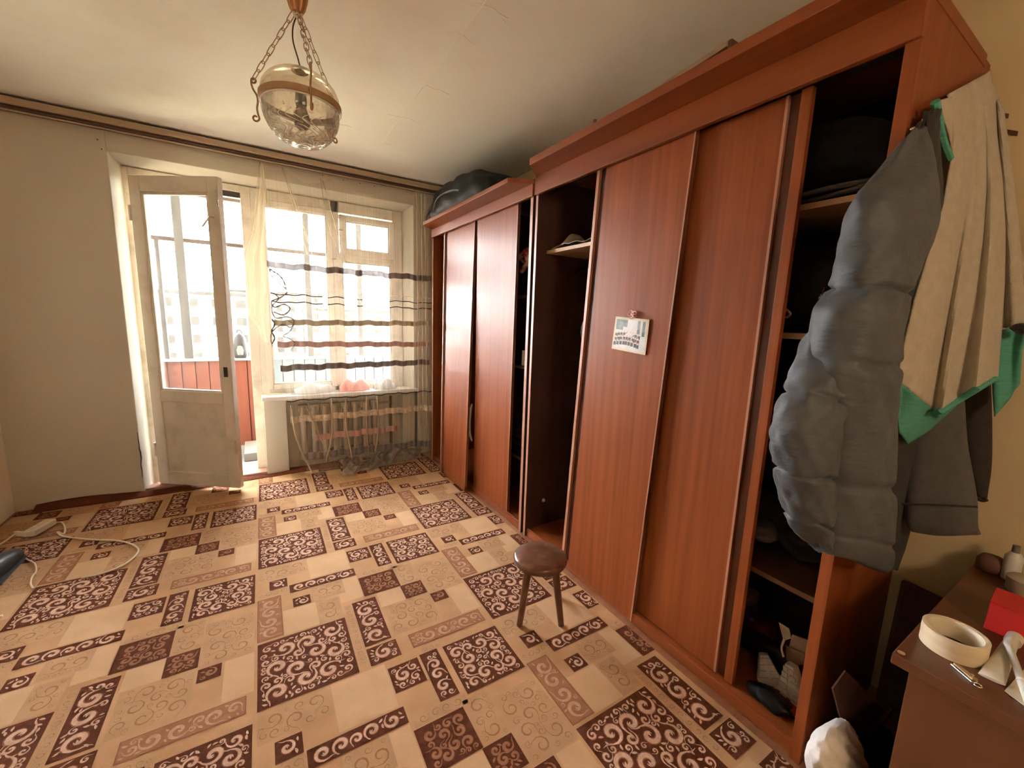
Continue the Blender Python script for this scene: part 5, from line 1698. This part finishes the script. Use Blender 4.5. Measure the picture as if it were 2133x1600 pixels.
def db_pt(s, tt):
    q = 2 * PI * s
    r = 0.06 * math.sin(PI * (0.08 + 0.9 * tt)) * (1 + 0.18 * math.sin(5 * q + 9 * tt))
    return (2.815 + 0.6 * r * math.cos(q), -3.20 + 1.2 * r * math.sin(q), FZ + 0.05 * (1 - math.cos(PI * tt)) * 0.5)


MB().grid(db_pt, 36, 14).build('film', 'black_bag', t, smooth=True)

# ------------------------------------------------------------------ desk at the right
DZ = 0.62
dk = thing('desk', (2.95, -3.9, 0), 'brown veneered desk standing against the right wall at the near corner', 'desk')
MB().box((2.552, -4.62, DZ - 0.026), (3.292, -3.520, DZ)).build('desktop', 'desk', dk, bevel=0.003)
MB().box((2.585, -3.575, 0.007), (3.285, -3.550, DZ - 0.026)).build('side_panel', 'desk', dk, bevel=0.002)
MB().box((2.585, -4.59, 0.007), (3.285, -4.565, DZ - 0.026)).build('side_panel', 'desk', dk, bevel=0.002)
MB().box((2.562, -4.10, 0.02), (2.584, -3.550, DZ - 0.028)).build('cupboard_door', 'desk', dk, bevel=0.002)
MB().box((2.592, -4.122, 0.007), (3.285, -4.102, DZ - 0.026)).build('partition', 'desk', dk)
MB().box((3.27, -4.56, 0.1), (3.285, -3.58, DZ - 0.026)).build('back_panel', 'wood_dark_shade', dk)
MB().lathe([(0.0005, 0.0), (0.006, 0.001), (0.007, 0.003), (0.0005, 0.006)], (2.566, -3.532, DZ), 12).build('corner_pin', 'brass', dk, smooth=True)
bd2 = thing('panel', (3.28, -3.50, 0), 'dark brown panel leaning on the right wall behind the desk', 'panel')
MB().hexa([(3.235, -3.366, 0.004), (3.255, -3.366, 0.004), (3.255, -3.515, 0.004), (3.235, -3.515, 0.004), (3.272, -3.366, 0.462), (3.29, -3.366, 0.462), (3.29, -3.515, 0.452), (3.272, -3.515, 0.452)]).build('sheet', 'wood_dark_shade', bd2, bevel=0.002)
MB().hexa([(3.232, -3.366, 0.004), (3.235, -3.366, 0.004), (3.235, -3.376, 0.004), (3.232, -3.376, 0.004), (3.268, -3.366, 0.462), (3.272, -3.366, 0.462), (3.272, -3.376, 0.462), (3.268, -3.376, 0.462)]).build('edge_strip', 'groove', bd2)
# tape roll
tp = thing('tape_roll', (2.683, -3.585, DZ), 'wide roll of beige packing tape standing flat on the desk corner', 'tape')
tc0 = (2.690, -3.586, DZ + 0.0005)
MB().loft([[(tc0[0] + r * math.cos(2 * PI * k / 48), tc0[1] + r * math.sin(2 * PI * k / 48), tc0[2] + z) for k in range(48)] for r, z in [(0.0485, 0.0), (0.054, 0.0), (0.054, 0.045), (0.0485, 0.045)]], True, False, loop=True).build('tape', 'tape', tp, smooth=True, angle=50)
MB().loft([[(tc0[0] + r * math.cos(2 * PI * k / 48), tc0[1] + r * math.sin(2 * PI * k / 48), tc0[2] + z) for k in range(48)] for r, z in [(0.0455, 0.001), (0.0484, 0.001), (0.0484, 0.044), (0.0455, 0.044)]], True, False, loop=True).build('core', 'paper', tp, smooth=True, angle=50)
# nail clippers
nc = thing('nail_clipper', (2.61, -3.62, DZ), 'metal nail clipper lying in front of the tape roll', 'clipper')
A, B_ = at(1984, 1386, 'z', DZ), at(2030, 1424, 'z', DZ)
ax = (B_ - A).normalized()
sx_ = Vector((-ax.y, ax.x, 0))


def strip_on(a, c, w0, w1, z0, z1):
    return MB().hexa([a - sx_ * w0 + Vector((0, 0, z0)), a + sx_ * w0 + Vector((0, 0, z0)), c + sx_ * w1 + Vector((0, 0, z0)), c - sx_ * w1 + Vector((0, 0, z0)),
                      a - sx_ * w0 + Vector((0, 0, z1)), a + sx_ * w0 + Vector((0, 0, z1)), c + sx_ * w1 + Vector((0, 0, z1)), c - sx_ * w1 + Vector((0, 0, z1))])


strip_on(A, B_, 0.005, 0.007, 0.0005, 0.004).build('lower_blade', 'chrome', nc, bevel=0.0008)
strip_on(A + ax * 0.004, B_, 0.004, 0.006, 0.006, 0.010).build('lever', 'brass', nc, bevel=0.0008)
p = A.lerp(B_, 0.85)
MB().tube([p + Vector((0, 0, 0.001)), p + Vector((0, 0, 0.014))], 0.003, 10).build('pin', 'chrome', nc, smooth=True)
ring = [B_ + ax * 0.006 + Vector((0.006 * math.cos(2 * PI * k / 14), 0.006 * math.sin(2 * PI * k / 14), 0.002)) for k in range(14)]
MB().tube(ring, 0.001, 6, closed=True).build('key_ring', 'chrome', nc, smooth=True)
# squeezed tube, pen, slip of paper
tb = thing('cream_tube', tuple(at(2075, 1385, 'z', DZ)), 'squeezed white tube of cream lying on the desk between tape roll and red box', 'tube')
q0, q1, q2, q3 = at(2036, 1406, 'z', DZ), at(2094, 1432, 'z', DZ), at(2118, 1362, 'z', DZ), at(2092, 1346, 'z', DZ)
rings = []
for i in range(11):
    s = i / 10
    l_, r_ = q0.lerp(q3, s), q1.lerp(q2, s)
    h = 0.003 + 0.018 * math.sin(PI * 0.5 * s)
    c = (l_ + r_) / 2
    rings.append([c + (r_ - l_) * 0.5 * math.cos(2 * PI * k / 18) + Vector((0, 0, 0.001 + h * (1 + math.sin(2 * PI * k / 18)))) for k in range(18)])
MB().loft(rings, True, True).build('body', 'ctube', tb, smooth=True, angle=60)
cc_ = (q2 + q3) / 2
dirv = ((q2 + q3) - (q0 + q1)).normalized()
MB().tube([cc_ + dirv * 0.001 + Vector((0, 0, 0.02)), cc_ + dirv * 0.028 + Vector((0, 0, 0.02))], 0.014, 16).build('cap', 'white_plastic', tb, smooth=True)
p = q0.lerp(q1, 0.45).lerp(q3, 0.12)
MB().lathe([(0.0005, 0.0), (0.004, 0.0)], (p.x, p.y, DZ + 0.0095), 12).build('green_dot', 'teal', tb)
pn = thing('pen', tuple(at(2117, 1400, 'z', DZ)), 'white marker pen lying across the cream tube at the desk edge', 'pen')
pa, pb = at(2098, 1338, 'z', DZ + 0.045), at(2150, 1478, 'z', DZ + 0.008)
MB().tube([pa.lerp(pb, 0.0), pa.lerp(pb, 0.03), pa.lerp(pb, 0.6), pa.lerp(pb, 0.61), pa.lerp(pb, 1.0)], [0.004, 0.0065, 0.0065, 0.0075, 0.0075], 14).build('barrel', 'ctube', pn, smooth=True)
MB().tube([pa.lerp(pb, 0.60), pa.lerp(pb, 0.63)], 0.008, 14).build('cap_edge', 'white_plastic', pn, smooth=True)
sl = MB()
q = [at(2092, 1440, 'z', DZ + 0.001), at(2133, 1395, 'z', DZ + 0.001), at(2190, 1440, 'z', DZ + 0.001), at(2160, 1490, 'z', DZ + 0.001)]
sl.hexa([*q, *[p + Vector((0, 0, 0.0012)) for p in q]])
tag(sl.build('paper_slip', 'paper', None, origin=tuple(q[0])), 'cream slip of paper under the pen at the front edge of the desk', 'paper')
rb_ = thing('red_box', tuple(at(2090, 1290, 'z', DZ)), 'bright red flat box standing on the desk behind the cream tube', 'box')
q = [at(2047, 1308, 'z', DZ), at(2150, 1352, 'z', DZ)]
up = Vector((0.02, 0.0, 0.062))
bk = Vector((0.10, 0.005, 0.0))
MB().hexa([q[0], q[1], q[1] + bk, q[0] + bk, q[0] + up, q[1] + up, q[1] + bk + up, q[0] + bk + up]).build('carton', 'red', rb_, bevel=0.002)
MB().hexa([q[0] + up, q[1] + up, q[1] + bk + up, q[0] + bk + up, q[0] + up + Vector((0, 0, 0.003)), q[1] + up + Vector((0, 0, 0.003)), q[1] + bk + up + Vector((0, 0, 0.003)), q[0] + bk + up + Vector((0, 0, 0.003))]).build('lid_flap', 'red', rb_)
p = at(2130, 1240, 'z', DZ)
cu = MB().lathe([(0.0005, 0.0), (0.028, 0.0), (0.034, 0.01), (0.036, 0.045), (0.030, 0.05), (0.0005, 0.052)], (p.x, p.y, DZ + 0.001), 28)
tag(cu.build('jar', 'lightcloth', None, smooth=True, origin=(p.x, p.y, DZ + 0.001)), 'round cream-coloured jar behind the red box on the desk', 'jar')
p = at(2062, 1192, 'z', DZ)
bt = thing('bottle', (3.23, -3.60, DZ), 'pale slim bottle at the back of the desk by the wall', 'bottle')
MB().lathe([(0.0005, 0.0), (0.018, 0.0), (0.019, 0.07), (0.010, 0.085)], (3.23, -3.595, DZ + 0.001), 20, cap=True).build('body', 'ctube', bt, smooth=True)
MB().lathe([(0.008, 0.085), (0.008, 0.105), (0.0005, 0.106)], (3.23, -3.595, DZ + 0.001), 16).build('cap', 'greybox', bt, smooth=True)
hb_ = thing('handbag', (3.245, -3.555, DZ), 'small dark bag at the back of the desk against the wall', 'bag')
rings = [[(3.243 + 0.028 * k_ * math.cos(2 * PI * k / 20), -3.555 + 0.032 * k_ * math.sin(2 * PI * k / 20), DZ + 0.001 + z) for k in range(20)] for k_, z in [(0.85, 0.0), (1.0, 0.012), (1.0, 0.03), (0.7, 0.046), (0.2, 0.05)]]
MB().loft(rings, True, True).build('body', 'carton', hb_, smooth=True, angle=60)

# ------------------------------------------------------------------ rubbish between wardrobe and desk
wb = thing('plastic_bag', tuple(at(1765, 1580, 'y', -3.43)), 'crinkled white plastic bag on the floor between wardrobe and desk', 'bag')
P = []
for (a, b_, c, d, dep) in [(1752, 1506, 1764, 1502, 0.012), (1722, 1530, 1778, 1530, 0.03), (1706, 1560, 1784, 1560, 0.045), (1698, 1600, 1790, 1600, 0.055), (1700, 1660, 1800, 1660, 0.055), (1712, 1730, 1805, 1730, 0.045), (1730, 1765, 1800, 1765, 0.03)]:
    P.append(list(at(a, b_, 'y', -3.435)) + list(at(c, d, 'y', -3.435)) + [dep])
rings = []
for i, r in enumerate(resample(P, 60)):
    base = ring_between(Vector(r[0:3]), Vector(r[3:6]), r[6], 72, 1.0)
    rings.append([Vector((p.x + 0.0022 * math.sin(k * 0.9 + i * 0.35), p.y + 0.003 * math.sin(k * 0.7 - i * 0.6), max(0.007, p.z))) for k, p in enumerate(base)])
MB().loft(rings, True, True).build('film', 'bagwhite', wb, smooth=True, angle=80)
cbx = thing('carton_scrap', tuple(at(1790, 1480, 'y', -3.40)), 'torn dark brown carton standing behind the white plastic bag', 'carton')
for (pts, yy, mm) in [([(1735, 1435), (1762, 1398), (1838, 1512), (1768, 1560)], -3.405, 'carton'), ([(1768, 1560), (1838, 1512), (1842, 1660), (1790, 1680)], -3.420, 'carton'), ([(1795, 1448), (1808, 1452), (1838, 1490), (1836, 1512)], -3.400, 'cardboard')]:
    q = [at(u, v, 'y', yy) for u, v in pts]
    q = [Vector((p.x, p.y, max(0.008, p.z))) for p in q]
    n_ = Vector((0, 0.004, 0))
    MB().hexa([q[0], q[1], q[2], q[3], q[0] + n_, q[1] + n_, q[2] + n_, q[3] + n_]).build('flap', mm, cbx)

# ------------------------------------------------------------------ floor at the left
ex_ = thing('socket_strip', tuple(at(95, 1100, 'z', 0.03)), 'white extension socket strip lying on the carpet by the left wall', 'socket strip')
A, B_ = at(62, 1118, 'z', 0.012), at(108, 1092, 'z', 0.012)
ax = (B_ - A).normalized()
sx_ = Vector((-ax.y, ax.x, 0))
strip_on(A, B_, 0.028, 0.028, 0.0, 0.036).build('housing', 'white_plastic', ex_, bevel=0.006)
for i in range(3):
    p = A.lerp(B_, (i + 0.5) / 3) + Vector((0, 0, 0.036))
    MB().lathe([(0.018, 0.0), (0.018, 0.0012), (0.0005, 0.0012)], tuple(p), 20).build('socket', 'cable', ex_, smooth=True)
C_ = at(34, 1116, 'z', 0.02)
strip_on(C_, A - ax * 0.004, 0.012, 0.022, 0.0, 0.03).build('plug', 'white_plastic', ex_, bevel=0.006)
MB().tube(smooth_path([C_ + Vector((0, 0, 0.015)), at(12, 1127, 'z', 0.012), at(-10, 1140, 'z', 0.01), at(-40, 1160, 'z', 0.01)], 6), 0.0045, 8).build('flex', 'cable', ex_, smooth=True)
cbl = [at(u, v, 'z', 0.012) for u, v in [(112, 1090), (128, 1088), (135, 1098), (133, 1112), (120, 1108), (128, 1116), (150, 1120), (190, 1124), (240, 1126), (270, 1132), (288, 1144), (280, 1160), (255, 1178), (215, 1194), (170, 1204)]]
o = MB().tube(smooth_path(cbl, 6), 0.0045, 8).build('cable', 'cable', None, smooth=True, origin=tuple(cbl[7]))
tag(o, 'cream cable looping over the carpet from the socket strip', 'cable')
cbl = [at(u, v, 'z', 0.012) for u, v in [(42, 1156), (58, 1166), (72, 1174), (75, 1190), (68, 1200), (64, 1216), (70, 1226)]]
o = MB().tube(smooth_path(cbl, 6), 0.0035, 8).build('cable', 'cable', None, smooth=True, origin=tuple(cbl[3]))
tag(o, 'short pale cable end curling beside the black shoe at the left', 'cable')
cbl = [at(u, v, 'z', 0.012) for u, v in [(78, 1166), (95, 1155), (104, 1142), (106, 1130)]]
sh = thing('shoe', tuple(at(8, 1180, 'z', 0.01)), 'black shoe cut off by the left edge of the view on the carpet', 'shoe')
p0 = at(2, 1205, 'z', 0.012)
rings = []
for i, (d_, hw_, h) in enumerate([(0.16, 0.02, 0.04), (0.13, 0.042, 0.065), (0.06, 0.05, 0.08), (-0.02, 0.044, 0.095), (-0.09, 0.04, 0.10), (-0.13, 0.02, 0.08)]):
    rings.append([(p0.x - 0.02 + hw_ * math.cos(2 * PI * k / 16), p0.y + 0.05 + d_, 0.013 + h * 0.5 * (1 + math.sin(2 * PI * k / 16))) for k in range(16)])
MB().loft(rings, True, True).build('upper', 'black_plastic', sh, smooth=True, angle=80)
MB().box((p0.x - 0.066, p0.y - 0.07, 0.007), (p0.x + 0.026, p0.y + 0.20, 0.022)).build('sole', 'dark_cloth', sh, bevel=0.006)
p0 = at(-4, 1286, 'z', 0.012)
o = MB().tube([p0 + Vector((-0.06, -0.01, 0)), p0 + Vector((0.012, 0.004, 0))], [0.008, 0.005], 10).build('plug', 'white_plastic', None, smooth=True, origin=tuple(p0))
tag(o, 'white plug tip at the left edge of the view on the carpet', 'plug')

# ------------------------------------------------------------------ on the sill and on the balcony ledge
pk = thing('plastic_bag', (2.08, 0.03, 0.657), 'pale translucent carrier bag lying on the left half of the window sill', 'bag')


def pk_pt(s, t_, x0, x1, h, sd):
    x = lerp(x0, x1, s)
    q = PI * t_
    r = math.sin(PI * (0.05 + 0.9 * s)) ** 0.4
    return (x, 0.035 + 0.05 * math.cos(q) * r + 0.006 * math.sin(19 * s + sd), 0.658 + h * math.sin(q) * r * (0.85 + 0.15 * math.sin(11 * s + 5 * t_ + sd)))


MB().grid(lambda s, t_: pk_pt(s, t_, 1.62, 1.92, 0.09, 1), 40, 14).build('film', 'bagwhite', pk, smooth=True)
rg = MB().grid(lambda s, t_: pk_pt(s, t_, 1.97, 2.22, 0.115, 3), 40, 14)
tag(rg.build('cloth_bundle', mat('pink_cloth', (0.72, 0.30, 0.26, 1), 0.85, (0.78, 0.38, 0.33, 1), (12, 12, 12), 4, bump=0.3), None, smooth=True, origin=(2.1, 0.03, 0.657)), 'pink cloth bundle lying in the middle of the window sill behind the curtain', 'cloth')
wbg = MB().grid(lambda s, t_: pk_pt(s, t_, 2.26, 2.46, 0.10, 5), 40, 14)
tag(wbg.build('plastic_bag', 'bagwhite', None, smooth=True, origin=(2.36, 0.03, 0.657)), 'white printed carrier bag at the right end of the window sill', 'bag')

bk_ = thing('backpack', (1.235, 1.17, 0.856), 'black and grey backpack standing on the balcony ledge behind the open door', 'backpack')
rings = []
for i, (z, rx, ry) in enumerate([(0.0, 0.05, 0.035), (0.03, 0.062, 0.045), (0.12, 0.062, 0.045), (0.20, 0.05, 0.04), (0.25, 0.02, 0.02)]):
    rings.append([(1.232 + rx * math.cos(2 * PI * k / 20), 1.165 + ry * math.sin(2 * PI * k / 20), 0.856 + z) for k in range(20)])
MB().loft(rings, True, True).build('body', 'black_plastic', bk_, smooth=True, angle=70)
MB().lathe([(0.0005, 0.0), (0.024, 0.004), (0.03, 0.05), (0.02, 0.09), (0.0005, 0.10)], (1.232, 1.128, 0.885), 16).build('front_pocket', 'greybox', bk_, smooth=True)
MB().tube(smooth_path([(1.21, 1.165, 1.10), (1.22, 1.165, 1.13), (1.245, 1.165, 1.13), (1.255, 1.165, 1.10)], 5), 0.006, 8).build('carry_loop', 'black_plastic', bk_, smooth=True)
vs_ = thing('vase', (1.0, 1.19, 0.856), 'ribbed glass vase on the balcony ledge seen through the door pane', 'vase')
MB().lathe([(0.035, 0.0), (0.048, 0.02), (0.056, 0.09), (0.060, 0.15), (0.068, 0.20), (0.065, 0.20), (0.056, 0.15), (0.052, 0.09), (0.044, 0.025)], (0.995, 1.19, 0.8565), 60, ribs=15, ribamp=0.03).build('bowl', 'cutglass', vs_, smooth=True)
bx = MB().box((1.22, 0.62, -0.058), (1.55, 1.05, 0.02))
tag(bx.build('crate', 'greybox', None, bevel=0.006, origin=(1.38, 0.83, -0.058)), 'flat grey tray on the balcony floor just beyond the threshold', 'tray')
